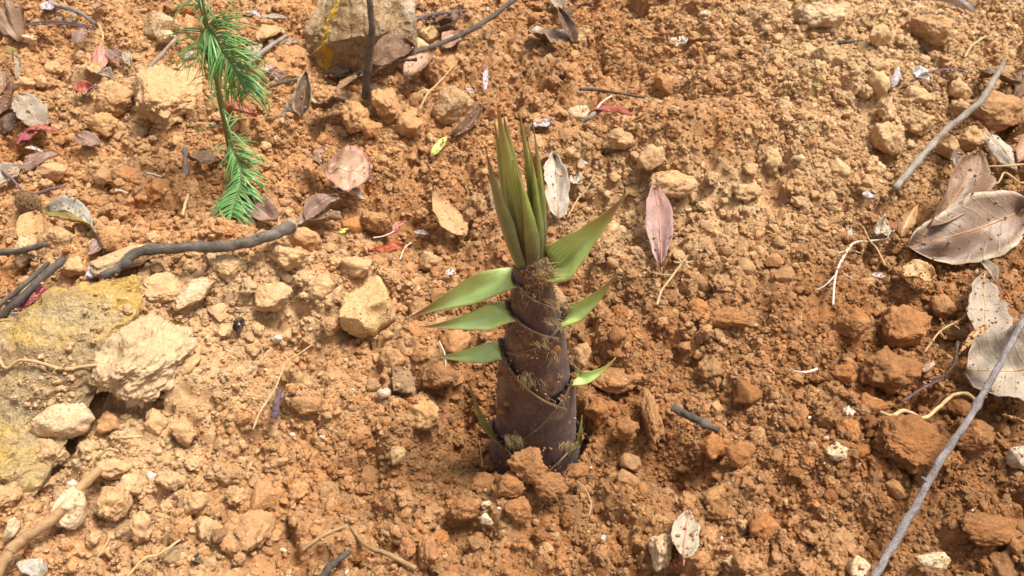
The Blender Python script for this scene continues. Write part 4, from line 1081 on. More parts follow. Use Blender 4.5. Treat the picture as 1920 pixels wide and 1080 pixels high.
    twig('pale feathery twig left of the decayed grey leaf', [(1734, 660, 8), (1762, 622, 12), (1800, 600, 14), (1818, 586, 14)], 1.6, 1.4, 'root', branches=[([(1762, 622, 12), (1772, 634, 10)], 1.2), ([(1774, 614, 13), (1764, 600, 12)], 1.0), ([(1786, 606, 14), (1800, 618, 12)], 1.3), ([(1750, 640, 10), (1738, 634, 9)], 1.0)])


plan_rocks(); plan_leaves(); plan_twigs()
# ------------------------------------------------------------------ the ground: one sheet, dense in front of the camera
SHOOT = G(1002, 832, 0.0)
press(SHOOT, .031, -.025)
STEP = .0023
dx = np.arange(-1.05, 1.0501, STEP)
dy = np.arange(.12, 1.62, STEP)
grow = np.cumsum(STEP * 1.22 ** np.arange(1, 42))
xs = np.concatenate([(dx[0] - grow)[::-1], dx, dx[-1] + grow])
ys = np.concatenate([(dy[0] - grow)[::-1], dy, dy[-1] + grow])
X, Y = np.meshgrid(xs, ys)
Z0 = gm(X, Y)
Z = Z0.copy()
core = np.clip(1.25 - np.hypot(X, Y - .75) * .35, 0, 1)
wx = X + .010 * fbm(X * 38, Y * 38, .1, 41, 2) + .0028 * fbm(X * 160, Y * 160, .1, 42, 2)
wy = Y + .010 * fbm(X * 38, Y * 38, .6, 43, 2) + .0028 * fbm(X * 160, Y * 160, .6, 44, 2)
tone = np.zeros_like(Z)
rough = np.clip(.75 + .5 * fbm(X * 6, Y * 6, .4, 55, 2), .25, 1.3)
for cell, amp, sd_ in ((.055, .020, 61), (.027, .012, 62), (.0125, .0062, 63), (.0068, .0034, 64)):
    d, k = worley(wx, wy, cell, sd_)
    dome = np.sqrt(np.clip(1 - (d / .66) ** 2, 0, 1))
    keep = np.clip((k - .25) / .5, 0, 1)
    Z += amp * dome * keep * rough * core
    if cell > .02:
        Z -= .011 * (cell / .055) * np.clip((d - .52) / .25, 0, 1) * core
    tone += (k - .5) * (dome > .15) * .28
Z += core * .0016 * fbm(X * 210, Y * 210, .2, 71, 3, .6)
Z += core * .006 * fbm(X * 26, Y * 26, .2, 72, 3, .55)
Z -= .016 * core
for px_, py_, pr, pz in PRESS:
    i0, i1 = np.searchsorted(xs, (px_ - pr * 1.6, px_ + pr * 1.6))
    j0, j1 = np.searchsorted(ys, (py_ - pr * 1.6, py_ + pr * 1.6))
    if i1 <= i0 or j1 <= j0:
        continue
    sx, sy = X[j0:j1, i0:i1], Y[j0:j1, i0:i1]
    q = np.hypot(sx - px_, sy - py_) / pr
    lim = pz + np.clip(q - 1, 0, 1) * pr * 1.2
    Z[j0:j1, i0:i1] = np.where(q < 1.6, np.minimum(Z[j0:j1, i0:i1], lim), Z[j0:j1, i0:i1])
dryG, brG = soil_at(X, Y, Z0)
colG = soil_color(dryG + tone * .6 - .06, brG + .05)
nyy, nxx = X.shape
ii = np.arange(nyy * nxx).reshape(nyy, nxx)
quads = np.stack([ii[:-1, :-1], ii[:-1, 1:], ii[1:, 1:], ii[1:, :-1]], -1).reshape(-1, 4)
gmsh = bpy.data.meshes.new('ground')
gmsh.vertices.add(nyy * nxx)
gmsh.vertices.foreach_set('co', np.stack([X, Y, Z], -1).astype(np.float32).ravel())
gmsh.loops.add(quads.size)
gmsh.loops.foreach_set('vertex_index', quads.ravel().astype(np.int32))
gmsh.polygons.add(len(quads))
gmsh.polygons.foreach_set('loop_start', (np.arange(len(quads)) * 4).astype(np.int32))
gmsh.polygons.foreach_set('use_smooth', np.ones(len(quads), bool))
gmsh.update(calc_edges=True)
ca = gmsh.color_attributes.new('soil_col', 'FLOAT_COLOR', 'POINT')
ca.data.foreach_set('color', np.concatenate([colG, np.ones((*colG.shape[:2], 1))], -1).astype(np.float32).ravel())
gmsh.materials.append(M_GROUND)
ground = obj('ground', gmsh)
ground['kind'] = 'structure'

def gh(x, y):
    i = np.clip(np.searchsorted(xs, x), 1, len(xs) - 1)
    j = np.clip(np.searchsorted(ys, y), 1, len(ys) - 1)
    a = (x - xs[i - 1]) / (xs[i] - xs[i - 1]); b = (y - ys[j - 1]) / (ys[j] - ys[j - 1])
    return (Z[j - 1, i - 1] * (1 - a) + Z[j - 1, i] * a) * (1 - b) + (Z[j, i - 1] * (1 - a) + Z[j, i] * a) * b

# ------------------------------------------------------------------ loose crumbs of soil (nobody could count them)
PA = np.array(PRESS)
def clear_of_press(x, y, z, r):
    od = np.argsort(x)
    xo = x[od]
    ok = np.ones(len(x), bool)
    for px_, py_, pr, pz in PA:
        a, b = np.searchsorted(xo, (px_ - pr - .008, px_ + pr + .008))
        if a == b:
            continue
        k = od[a:b]
        q = np.hypot(x[k] - px_, y[k] - py_) < pr + r[k] * .6
        ok[k[q & (z[k] + r[k] * .75 > pz)]] = False
    return ok

lib = bpy.data.collections.new('crumb_shapes')
NSH = 0
for st, sub, cnt in (('crumb', 4, 14), ('lump', 4, 8), ('facet', 3, 4)):
    for k in range(cnt):
        p, f = clod_points(sub, 900 + NSH * 3, st)
        p = p * np.array([1, rnd.uniform(.68, .95), rnd.uniform(.55, .85)])
        o = bpy.data.objects.new('crumb_shape_%03d' % NSH, mesh_of('crumb_shape', p, f, M_CRUMB))
        lib.objects.link(o)
        NSH += 1

def scatter(bands, xr, yr, frame_only):
    out = []
    for n, r0, r1 in bands:
        x, y = nr.uniform(*xr, n), nr.uniform(*yr, n)
        z0 = gm(x, y)
        px, py, dep = to_px(x, y, z0)
        inside = (px > -260) & (px < 2180) & (py > -200) & (py < 1300)
        d, b = soil_at(x, y, z0)
        clump = fbm(x * 14, y * 14, .9, 91, 3)
        keepp = np.where(inside, 1.0, .35) * np.clip(.75 + .55 * clump + (.55 * (d - .45) if r0 > .003 else 0), .10, 1)
        m = nr.uniform(0, 1, n) < keepp
        x, y, d, b = x[m], y[m], d[m], b[m]
        u = nr.uniform(0, 1, len(x))
        r = r0 * (r1 / r0) ** (u ** 1.5)
        z = gh(x, y) + r * nr.uniform(-.15, .40, len(x))
        ok = clear_of_press(x, y, z, r)
        x, y, z, r, d, b = x[ok], y[ok], z[ok], r[ok], d[ok], b[ok]
        dr = d + nr.normal(.02, 1, len(x)) * np.clip(.05 + .22 * d, .06, .18)
        pick = nr.uniform(0, 1, len(x))
        dr = np.where(pick < .03, dr + .45, dr)
        c = soil_color(dr, b + nr.normal(0, .16, len(x)))
        c = c * nr.uniform(.86, 1.14, len(x))[:, None]
        c[pick > .985] *= .62
        w = (pick > .972) & (pick < .9745)
        c[w] = np.array([.74, .64, .50])
        out.append((x, y, z, r, c))
    return [np.concatenate([o[k] for o in out]) for k in range(5)]

gn = bpy.data.node_groups.new('crumb_scatter', 'GeometryNodeTree')
gn.interface.new_socket('Geometry', in_out='INPUT', socket_type='NodeSocketGeometry')
gn.interface.new_socket('Geometry', in_out='OUTPUT', socket_type='NodeSocketGeometry')
gi, go = gn.nodes.new('NodeGroupInput'), gn.nodes.new('NodeGroupOutput')
ci = gn.nodes.new('GeometryNodeCollectionInfo')
ci.inputs['Collection'].default_value = lib
ci.inputs['Separate Children'].default_value = True
ci.inputs['Reset Children'].default_value = True
ip = gn.nodes.new('GeometryNodeInstanceOnPoints')
ip.inputs['Pick Instance'].default_value = True
def named(name, typ):
    q = gn.nodes.new('GeometryNodeInputNamedAttribute')
    q.data_type = typ
    q.inputs['Name'].default_value = name
    return q.outputs['Attribute']
gn.links.new(gi.outputs[0], ip.inputs['Points'])
gn.links.new(ci.outputs[0], ip.inputs['Instance'])
gn.links.new(named('idx', 'INT'), ip.inputs['Instance Index'])
gn.links.new(named('rot', 'FLOAT_VECTOR'), ip.inputs['Rotation'])
gn.links.new(named('scl', 'FLOAT_VECTOR'), ip.inputs['Scale'])
gn.links.new(ip.outputs[0], go.inputs[0])

def crumbs(name, data, label):
    x, y, z, r, c = data
    n = len(x)
    me = bpy.data.meshes.new(name)
    me.vertices.add(n)
    me.vertices.foreach_set('co', np.stack([x, y, z], -1).astype(np.float32).ravel())
    def at(nm, typ, arr, key):
        a = me.attributes.new(nm, typ, 'POINT')
        a.data.foreach_set(key, arr)
    at('rot', 'FLOAT_VECTOR', np.stack([nr.uniform(-.7, .7, n), nr.uniform(-.7, .7, n), nr.uniform(0, 6.28, n)], -1).astype(np.float32).ravel(), 'vector')
    at('scl', 'FLOAT_VECTOR', (r[:, None] * nr.uniform(.85, 1.15, (n, 3))).astype(np.float32).ravel(), 'vector')
    at('idx', 'INT', nr.integers(0, NSH, n).astype(np.int32), 'value')
    at('soil_col', 'FLOAT_COLOR', np.concatenate([c, np.ones((n, 1))], -1).astype(np.float32).ravel(), 'color')
    o = obj(name, me)
    md = o.modifiers.new('scatter', 'NODES')
    md.node_group = gn
    o['kind'] = 'stuff'
    if label:
        tag(o, label, 'soil')
    return o

crumbs('soil_crumbs', scatter([(5000, .0058, .0105), (30000, .0036, .006), (190000, .0019, .0036)], (-1.0, 1.0), (.2, 1.5), False), 'loose orange and tan crumbs of soil covering the whole ground')
crumbs('soil_grains', scatter([(210000, .0010, .0019)], (-.85, .85), (.25, 1.35), True), 'finest grains of soil lying between the crumbs')

for make in PLAN:
    make()

# grains of soil that lie on the leaves, sticks and stones
bpy.context.view_layer.update()
gx, gr_ = [], []
for o in list(COL.objects):
    if o.type != 'MESH' or o.name.startswith(('ground', 'soil', 'midrib', 'stalk', 'root', 'pebble', 'clod')):
        continue
    me = o.data
    n = len(me.vertices)
    co = np.zeros(n * 3); no = np.zeros(n * 3)
    me.vertices.foreach_get('co', co); me.vertices.foreach_get('normal', no)
    mw = np.array(o.matrix_world)
    co = co.reshape(-1, 3) @ mw[:3, :3].T + mw[:3, 3]
    no = no.reshape(-1, 3)
    up = np.nonzero(no[:, 2] > .45)[0]
    if len(up) < 8:
        continue
    size = float(np.linalg.norm(co.max(0) - co.min(0)))
    big_ = o.name.startswith('rock_slab')
    cnt = 1600 if big_ else int(min(110, 800 * size * nr.uniform(.3, 1.0)))
    pk = nr.choice(up, min(cnt, len(up)), replace=True)
    if big_:
        keepz = fbm(co[pk, 0] * 20, co[pk, 1] * 20, .1, 12, 2) > .05
        pk = pk[keepz]
    jit = nr.normal(0, .0012, (len(pk), 3)); jit[:, 2] = 0
    rr = .0006 * (3.4 if not big_ else 8.0) ** (nr.uniform(0, 1, len(pk)) ** 2.2)
    gx.append(co[pk] + jit + np.array([0, 0, 1]) * rr[:, None] * .4)
    gr_.append(rr)
gx, gr_ = np.concatenate(gx), np.concatenate(gr_)
dd, bb = soil_at(gx[:, 0], gx[:, 1], gx[:, 2])
crumbs('soil_dust', (gx[:, 0], gx[:, 1], gx[:, 2], gr_, soil_color(dd + nr.normal(.1, .15, len(dd)), bb)), 'small grains of soil lying on the leaves, sticks and stones')

# ------------------------------------------------------------------ larger loose clods, one object each
LAND = [('the top of the seedling', 400, 90), ('the foot of the seedling', 440, 330), ('the ochre rock', 660, 70), ('the bamboo tip', 950, 230), ('the leaf cluster at the top middle', 1050, 50),
        ('the thin dark twig', 1150, 175), ('the white paper scrap', 1285, 78), ('the grey tan lump in the top right', 1540, 40), ('the pale stick', 1790, 230), ('the large brown leaf', 1800, 420),
        ('the white root bundle', 1590, 500), ('the spotted mauve leaf', 1225, 420), ('the tan leaf', 835, 405), ('the orange red leaf', 725, 468), ('the grey stick', 380, 460), ('the half green leaf', 135, 405),
        ('the big pale lump', 262, 665), ('the tan block of stone', 690, 584), ('the wood chip', 525, 760), ('the crumbly cream clod', 790, 778), ('the cream oval stone', 135, 957), ('the broad orange clod', 462, 1000),
        ('the bottom twigs', 660, 1010), ('the foot of the shoot', 1000, 860), ('the short dark stick', 1305, 785), ('the green pink leaf', 1282, 1005), ('the big brown clod', 1672, 690), ('the cream root', 1740, 770),
        ('the knobbly cream stone', 1568, 849), ('the long grey stick', 1700, 980), ('the pink leaf', 187, 108), ('the right bank', 1440, 290)]
BIG = []
for k in range(10):
    p, f = clod_points(4, 3000 + k * 5, ('crumb', 'crumb', 'facet')[k % 3])
    BIG.append(mesh_of('loose_clod', p * np.array([1, .85, .72]), f, M_CLOD))
tries, got = 0, []
while len(got) < 230 and tries < 20000:
    tries += 1
    px, py = nr.uniform(0, 1920), nr.uniform(0, 1080)
    p = G(px, py)
    d, b = grid_at(DRY, np.array([px]), np.array([py])), grid_at(BROWN, np.array([px]), np.array([py]))
    if nr.uniform() > .25 + .75 * np.clip(d[0], 0, 1):
        continue
    r = .0078 * (2.3) ** (nr.uniform() ** 2.0)
    if (np.hypot(PA[:, 0] - p[0], PA[:, 1] - p[1]) < PA[:, 2] + r * 1.1).any() or any((g[0] - p[0]) ** 2 + (g[1] - p[1]) ** 2 < (g[2] + r) ** 2 * .7 for g in got):
        continue
    got.append((p[0], p[1], r, px, py, float(d[0]), float(b[0])))
byland = {}
for g in got:
    k = min(LAND, key=lambda q: (q[1] - g[3]) ** 2 + (q[2] - g[4]) ** 2)[0]
    byland.setdefault(k, []).append(g)
ORD = ['first', 'second', 'third', 'fourth', 'fifth', 'sixth', 'seventh', 'eighth', 'ninth', 'tenth', 'eleventh', 'twelfth', 'thirteenth', 'fourteenth', 'fifteenth', 'sixteenth', 'seventeenth', 'eighteenth', 'nineteenth', 'twentieth', 'twenty-first', 'twenty-second', 'twenty-third', 'twenty-fourth', 'twenty-fifth', 'twenty-sixth']
for land, gs in byland.items():
    gs.sort(key=lambda g: g[3])
    for k, (x, y, r, px, py, d, b) in enumerate(gs):
        dd = d + nr.normal(.05, .13)
        c = soil_color(np.array([dd]), np.array([b + nr.normal(0, .12)]))[0] * nr.uniform(.9, 1.1)
        o = obj('loose_clod', BIG[int(nr.integers(0, 10))])
        o.location = (x, y, float(gh(np.array([x]), np.array([y]))[0]) + r * .25)
        o.rotation_euler = (nr.uniform(-.5, .5), nr.uniform(-.5, .5), nr.uniform(0, 6.28))
        o.scale = (r * nr.uniform(.85, 1.2), r * nr.uniform(.85, 1.2), r * nr.uniform(.85, 1.15))
        o.color = (*c, 1)
        word = 'pale tan' if dd > .62 else 'orange tan' if dd > .38 else 'orange brown'
        tag(o, '%s clod, %s from left around %s' % (word, ORD[min(k, 25)], land), 'clod', 'loose clods on the soil')
# ------------------------------------------------------------------ bamboo shoot
def sheath_material():
    T = NT('sheath_purple')
    tc = T.n('TexCoord').outputs['Object']
    mp = T.n('Mapping'); mp.inputs['Scale'].default_value = (1, 1, .16)
    T.l(tc, mp.inputs[0])
    st = T.noise(mp.outputs[0], 420, 4, .6)
    big = T.noise(tc, 45, 4, .6)
    sp = T.noise(tc, 330, 2, .5)
    c = T.mix(T.ramp(big, [(.35, 0.), (.65, 1.)]), (.118, .064, .050), (.062, .033, .028))
    c = T.mix(T.ramp(st, [(.48, 0.), (.80, .30)]), c, (.20, .125, .10))
    c = T.mix(T.ramp(sp, [(.62, 0.), (.69, .85)]), c, (.022, .014, .014))
    uv = T.n('SeparateXYZ'); T.l(T.n('UVMap').outputs[0], uv.inputs[0])
    av = T.math('ABSOLUTE', T.math('SUBTRACT', uv.outputs[1], .5))
    c = T.mix(T.ramp(av, [(.486, 0.), (.498, .8)]), c, (.17, .105, .05))
    du = T.noise(tc, 60, 4, .7)
    c = T.mix(T.ramp(du, [(.52, 0.), (.72, .65)]), c, (.30, .155, .066))
    T.l(c, T.b.inputs['Base Color'])
    T.b.inputs['Roughness'].default_value = .5
    T.b.inputs['Specular IOR Level'].default_value = .24
    T.b.inputs['Sheen Weight'].default_value = .08
    T.l(T.bump(T.math('ADD', st, T.noise(tc, 120, 3, .6)), .0009, .6), T.b.inputs['Normal'])
    return T.m
M_SHEATH = sheath_material()

def blade_material(name, stops, edge, rough=.28, wet=.35, line=.5, lines=80.0):
    T = NT(name)
    uv = T.n('SeparateXYZ'); T.l(T.n('UVMap').outputs[0], uv.inputs[0])
    t, v = uv.outputs[0], uv.outputs[1]
    av = T.math('ABSOLUTE', T.math('SUBTRACT', v, .5))
    pos = T.n('NewGeometry').outputs['Position']
    nz = T.noise(pos, 60, 4, .6)
    c = T.ramp(T.math('ADD', t, T.math('MULTIPLY', T.math('SUBTRACT', nz, .5), .25)), stops)
    c = T.mix(T.ramp(T.math('ADD', av, T.math('MULTIPLY', T.math('SUBTRACT', nz, .5), .08)), [(.40, 0.), (.50, .85)]), c, edge)
    ln = T.math('SINE', T.math('MULTIPLY', v, lines))
    c = T.mix(line, c, T.mix(1.0, c, T.ramp(ln, [(.0, .74), (1.0, 1.15)]), 'MULTIPLY'))
    c = T.mix(.6, c, T.mix(1.0, c, T.ramp(nz, [(.3, .75), (.7, 1.2)]), 'MULTIPLY'))
    du = T.noise(pos, 130, 3, .7)
    c = T.mix(T.ramp(du, [(.66, 0.), (.78, .55)]), c, (.45, .26, .11))
    T.l(c, T.b.inputs['Base Color'])
    T.b.inputs['Roughness'].default_value = rough
    T.b.inputs['Coat Weight'].default_value = wet
    T.b.inputs['Coat Roughness'].default_value = .12
    T.l(T.bump(T.math('ADD', T.math('MULTIPLY', ln, .25), nz), .0006, .5), T.b.inputs['Normal'])
    return T.m
M_BLADE = blade_material('blade_green', [(.0, (.46, .42, .07)), (.12, (.45, .58, .17)), (.5, (.42, .55, .16)), (.70, (.34, .33, .08)), (.86, (.36, .17, .08))], (.33, .30, .06), .20, .7)
M_ERECT = blade_material('blade_olive', [(.0, (.10, .065, .045)), (.15, (.12, .095, .045)), (.36, (.185, .225, .06)), (.70, (.30, .345, .08)), (.95, (.34, .22, .09))], (.20, .20, .06), .38, .2, .6, 46.0)
M_OLIVE = blade_material('blade_side_olive', [(.0, (.12, .12, .05)), (.35, (.15, .175, .065)), (.75, (.20, .19, .065)), (.95, (.24, .13, .08))], (.16, .11, .06), .38, .2, .9, 46.0)
M_LOW = blade_material('blade_withered', [(.0, (.20, .19, .05)), (.5, (.22, .22, .05)), (.9, (.26, .16, .06))], (.25, .16, .06), .5, .1)

def hair_material():
    T = NT('straw_hair')
    oi = T.noise(T.n('NewGeometry').outputs['Position'], 200, 2, .5)
    c = T.mix(T.ramp(oi, [(.35, 0.), (.65, 1.)]), (.52, .38, .17), (.26, .155, .06))
    T.l(c, T.b.inputs['Base Color'])
    T.b.inputs['Roughness'].default_value = .6
    return T.m
M_HAIR = hair_material()

Y0 = SHOOT[1]
def V(px, py, d=0.0):
    q = ray(px, py)
    t = (Y0 + d) / q[1]
    return np.array([q[0] * t, Y0 + d, CAM_H + q[2] * t])

PROF = [(960, 905, 1096), (900, 911, 1090), (860, 915, 1086), (760, 923, 1083), (700, 928, 1078), (650, 934, 1071), (600, 940, 1063), (560, 945, 1056), (520, 951, 1044), (490, 954, 1034), (450, 956, 1022), (400, 958, 1008), (300, 958, 985)]
pz, pc, pr = [], [], []
for py, l, r in PROF:
    a, b = V(l, py), V(r, py)
    pz.append(a[2]); pc.append((a[0] + b[0]) / 2); pr.append((b[0] - a[0]) / 2)
pz, pc, pr = map(np.array, (pz, pc, pr))
def axis(z):
    return np.interp(z, pz, pc), np.interp(z, pz, pr)

shoot = empty('bamboo_shoot', (SHOOT[0], Y0, SHOOT[2]))
SO = np.array(shoot.location)
tag(shoot, 'young purple brown bamboo shoot with green blades growing from the soil', 'bamboo shoot')

def hairs(parent, roots, dirs, length, n, droop=.5, thick=.00016, spread=.5):
    VV, FF = [], []
    for _ in range(n):
        k = rnd.randrange(len(roots))
        p = np.array(roots[k]) + nr.normal(0, .0009, 3)
        d = np.array(dirs[k % len(dirs)]) + nr.normal(0, spread, 3)
        d /= np.linalg.norm(d)
        L = length * rnd.uniform(.45, 1.15)
        q = [p, p + d * L * .5, p + d * L * .85 + np.array([0, 0, -droop * L * .35]) + nr.normal(0, .12, 3) * L]
        a, f, _u = tube(np.array(q), np.array([1, .8, .3]) * thick, 3)
        o = len(VV)
        VV += list(a)
        FF += [tuple(i + o for i in ff) for ff in f]
    o = obj('hair_fringe', mesh_of('hair_fringe', VV, FF, M_HAIR), parent)
    o['kind'] = 'stuff'
    return o

def blade(parent, B, T, w, mat, n0, bend=(0, 0, 0), chan=.35, widest=.22, base=.75, sharp=.85, thick=.0006, twist=0, wave=.05, seed=1, ctrl=.5, fold=0.0, rim=None):
    """a tapering blade from B to T; w = full width in m"""
    nu, nv = 30, 11
    t = np.linspace(0, 1, nu)
    c = B * (1 - ctrl) + T * ctrl + np.array(bend)
    C = ((1 - t) ** 2)[:, None] * B + (2 * t * (1 - t))[:, None] * c + (t ** 2)[:, None] * T
    tg = np.gradient(C, axis=0); tg /= np.linalg.norm(tg, axis=1, keepdims=True)
    prof = np.where(t < widest, base + (1 - base) * np.sin(t / widest * math.pi / 2), np.clip((1 - t) / (1 - widest), 0, 1) ** sharp)
    prof = np.maximum(prof * (1 + .07 * vnoise(t * 11, seed * 1.7, 0, seed + 40)), .02)
    v = np.linspace(-1, 1, nv)
    P = np.zeros((nu, nv, 3)); NN = np.zeros((nu, nv, 3))
    for i in range(nu):
        n = np.array(n0, float); n = n - tg[i] * (n @ tg[i]); n /= np.linalg.norm(n)
        s = np.cross(tg[i], n)
        a = R(twist) * t[i]
        s, n = s * math.cos(a) + n * math.sin(a), n * math.cos(a) - s * math.sin(a)
        h = w / 2 * prof[i]
        wv = wave * w * vnoise(t[i] * 5, v * 1.5, 0, seed)
        P[i] = C[i] + v[:, None] * h * s + (chan * v ** 2 * h + fold * np.abs(v) * h + wv * prof[i])[:, None] * n
    if rim is not None:
        q = np.clip(t / .24, 0, 1); q = (q * q * (3 - 2 * q))[:, None, None]
        lift = (np.clip(t / .24, 0, 1) * .004)[:, None, None] * np.array([0, 0, 1.0])
        P = (rim[None] + lift + (C - C[0])[:, None] * .55) * (1 - q) + P * q
    uv = np.stack(np.meshgrid(t, v * .5 + .5, indexing='ij'), -1)
    vv, ff, uu = sheet(P - SO, thick, uv)
    return obj('blade', mesh_of('blade', vv, ff, mat, True, uu), parent)

# the core that the sheaths wrap
zz = np.linspace(pz[0], V(975, 478)[2], 24)
core_pts = np.array([[axis(z)[0], Y0, z] for z in zz]) - SO
a, b, d = tube(core_pts, np.array([axis(z)[1] * .72 for z in zz]), 28, 2, .03)
obj('culm', mesh_of('culm', a, b, M_SHEATH, True, d), shoot)

# sheaths from the ground up: azimuth (0 right, -90 to the viewer), height given as photo row, length m, offset m
SHEATHS = [
    (-30, 798, .12, .0084, (1092, 778), .008, .005, M_LOW, (0, -.012, .004)),
    (214, 786, .14, .0073, (877, 708), .010, .010, M_LOW, (-.004, -.012, .006)),
    (-14, 694, .15, .0062, (1154, 671), .011, .004, M_BLADE, (.0, -.01, -.004)),
    (197, 640, .13, .0051, (806, 668), .015, -.004, M_BLADE, (0, -.008, .002)),
    (-16, 588, .075, .0039, (1160, 507), .0150, .0, M_BLADE, (.004, -.004, -.008)),
    (206, 568, .070, .0027, (786, 613), .0185, -.010, M_BLADE, (0, -.008, .003)),
    (188, 514, .065, .0015, (758, 600), .0220, .0, M_BLADE, (0, -.004, .006)),
    (-12, 512, .065, .0003, (1177, 361), .030, .0, M_BLADE, (.0, -.004, -.002)),
]
for k, (az, row, L, off, tip, w, tipd, mat, bend) in enumerate(SHEATHS):
    zt = V(1000, row)[2]
    zb = zt - L
    nu, nv = 22, 33
    t = np.linspace(0, 1, nu)
    top = float(np.clip(math.asin(min(.62 * w / max(axis(zt)[1], .01), .9)), R(16), R(44)))
    half = top + (R(196) - top) * (1 - t ** (1.25 if k < 4 else 1.65)) ** .9 + R(5) * vnoise(t * 9, k * 3.1, 0, 80) * (t < .95)
    ph = np.linspace(-1, 1, nv)
    TT, PP = np.meshgrid(t, ph, indexing='ij')
    zg = zb + (zt - zb) * TT - .006 * (1 - np.abs(PP)) * (TT < 0)
    zg = zg + .0016 * vnoise(TT * 3, PP * 14, .3, 90 + k) * TT
    ang = R(az) + PP * half[:, None]
    cx, rr = axis(zg)
    lap = off - .0056 + .0011 * np.abs(PP) * np.sign(PP) + .0030 * TT ** (3 if k < 4 else 2.0) + .0016 * np.abs(PP) ** 8 + .0006 * vnoise(TT * 4, PP * 3, 0, 60 + k)
    rad = (rr + lap) * .92
    P = np.stack([cx + rad * np.cos(ang), Y0 + rad * np.sin(ang), zg], -1)
    uv = np.stack([TT, PP * .5 + .5], -1)
    vv, ff, uu = sheet(P - SO, .0017, uv)
    sh = obj('sheath', mesh_of('sheath', vv, ff, M_SHEATH, True, uu), shoot)
    # blade at the tip of the sheath
    B = P[-1, nv // 2] 
    T = V(*tip, B[1] - Y0 + tipd + .004)
    n0 = (0, -.62, .78) if k not in (0, 1) else (math.cos(R(az)) * .5, -1, .4)
    if k == 7:
        n0 = (-.45, -.55, .6)
    pick = np.round(np.linspace(nv - 1, 0, 11)).astype(int)
    rim = P[-1][pick]
    blade(sh, B, T, w, mat, n0, bend, chan=.12 if k == 7 else .3, fold=.75 if k == 7 else .34, seed=k + 3, twist=(0, 0, 8, -14, 12, 26, 8, -14)[k], widest=.26 if k > 1 else .15, base=.8, sharp=1.32, rim=rim)
    # fringe along the upper rim
    roots, dirs = [], []
    for i in range(nu - (9 if k > 3 else 4), nu):
        for j in (0, 1, nv - 2, nv - 1):
            q = P[i, j] - SO
            roots.append(q); rd = np.array([math.cos(ang[i, j]), math.sin(ang[i, j]), 0]); dirs.append(rd * .8 + np.array([0, -.1, .7]))
    hairs(sh, roots, dirs, .009 if k in (4, 6, 7) else .006, 60 if k in (4, 5, 6, 7) else 22, .8, spread=.55)
# two inner collars without a visible blade below the erect bunch
for az, row, L, off in ((238, 486, .075, .0004), (-38, 492, .075, .0001)):
    zt = V(1000, row)[2]
    t = np.linspace(0, 1, 18); ph = np.linspace(-1, 1, 25)
    half = R(30) + R(160) * (1 - t ** 1.25) ** .9
    TT, PP = np.meshgrid(t, ph, indexing='ij')
    zg = zt - L + L * TT
    ang = R(az) + PP * half[:, None]
    cx, rr = axis(zg)
    rad = rr * .94 - .0046 + off + .0026 * TT ** 3
    P = np.stack([cx + rad * np.cos(ang), Y0 + rad * np.sin(ang), zg], -1)
    vv, ff, uu = sheet(P - SO, .0006, np.stack([TT, PP * .5 + .5], -1))
    sh = obj('sheath', mesh_of('sheath', vv, ff, M_SHEATH, True, uu), shoot)
    hairs(sh, [P[i, j] - SO for i in range(9, 18) for j in (0, 1, 23, 24)], [np.array([.3, -.5, .8])], .012, 160, .6, spread=.5)
# long tufts that hang from the front of the sheaths
for (px, py, n, L, dr) in [(975, 706, 45, .012, (.15, -.4, -1)), (998, 714, 26, .010, (.35, -.4, -1)), (1040, 668, 26, .015, (-.15, -.3, -1)), (1036, 566, 50, .014, (.9, -.3, .1)), (1030, 600, 40, .014, (.9, -.4, -.3)), (1030, 520, 80, .014, (.8, -.3, .5)), (960, 826, 90, .014, (.5, -.5, -1)), (1012, 500, 60, .012, (.6, -.4, .7)), (1060, 845, 60, .012, (-.3, -.4, -.9)), (1010, 636, 24, .010, (.6, -.4, -.5)), (1034, 752, 12, .007, (.4, -.5, -.2))]:
    z = V(px, py)[2]
    cx, rr = axis(z)
    x = V(px, py, -rr * .9)[0]
    q = np.array([x, Y0 - math.sqrt(max((rr * .98) ** 2 - (x - cx) ** 2, 0)) - .0025, V(px, py, -rr)[2]]) - SO
    hairs(shoot, [q + nr.normal(0, .004, 3) * np.array([1, .3, .5]) for _ in range(14)], [np.array(dr)], L, n, .4, spread=.26)

# the erect bunch of blades on top: base px, tip px, width m, forward offset, material
def erect(bpx, tpx, w, d0, d1, mat, n0, bend=(0, 0, 0), chan=-.55, seed=1, widest=.3, sharp=.8, base=.7):
    blade(shoot, V(*bpx, d0), V(*tpx, d1), w, mat, n0, bend, chan=chan, seed=seed, widest=widest, base=base, sharp=sharp, wave=.03)
erect((1008, 492), (971, 197), 0.0079, .002, .008, M_ERECT, (.35, -1, .1), (.005, 0, .0), seed=21, widest=.35, sharp=.9)
erect((1020, 496), (998, 227), 0.0072, .000, .006, M_ERECT, (.7, -1, .1), (.006, 0, 0), seed=22, widest=.35, sharp=.9)
erect((1014, 496), (990, 262), 0.0094, -.006, .004, M_ERECT, (.5, -1, .1), (.004, 0, 0), seed=27, widest=.3, sharp=1.1)
erect((985, 490), (944, 214), 0.0130, -.002, .002, M_ERECT, (.1, -1, .15), (.002, 0, 0), seed=23, widest=.4, sharp=.85)
erect((990, 502), (933, 203), 0.0151, -.010, -.004, M_ERECT, (-.1, -1, .15), (-.001, -.003, 0), seed=24, widest=.42, sharp=.80)
erect((1002, 506), (962, 300), 0.0108, -.015, -.006, M_ERECT, (.25, -1, .1), (.007, -.003, 0), seed=26, widest=.3, sharp=1.0)
erect((972, 504), (926, 216), 0.0086, -.006, -.001, M_ERECT, (-.4, -1, .15), (-.003, 0, 0), seed=28, widest=.4, sharp=.9)
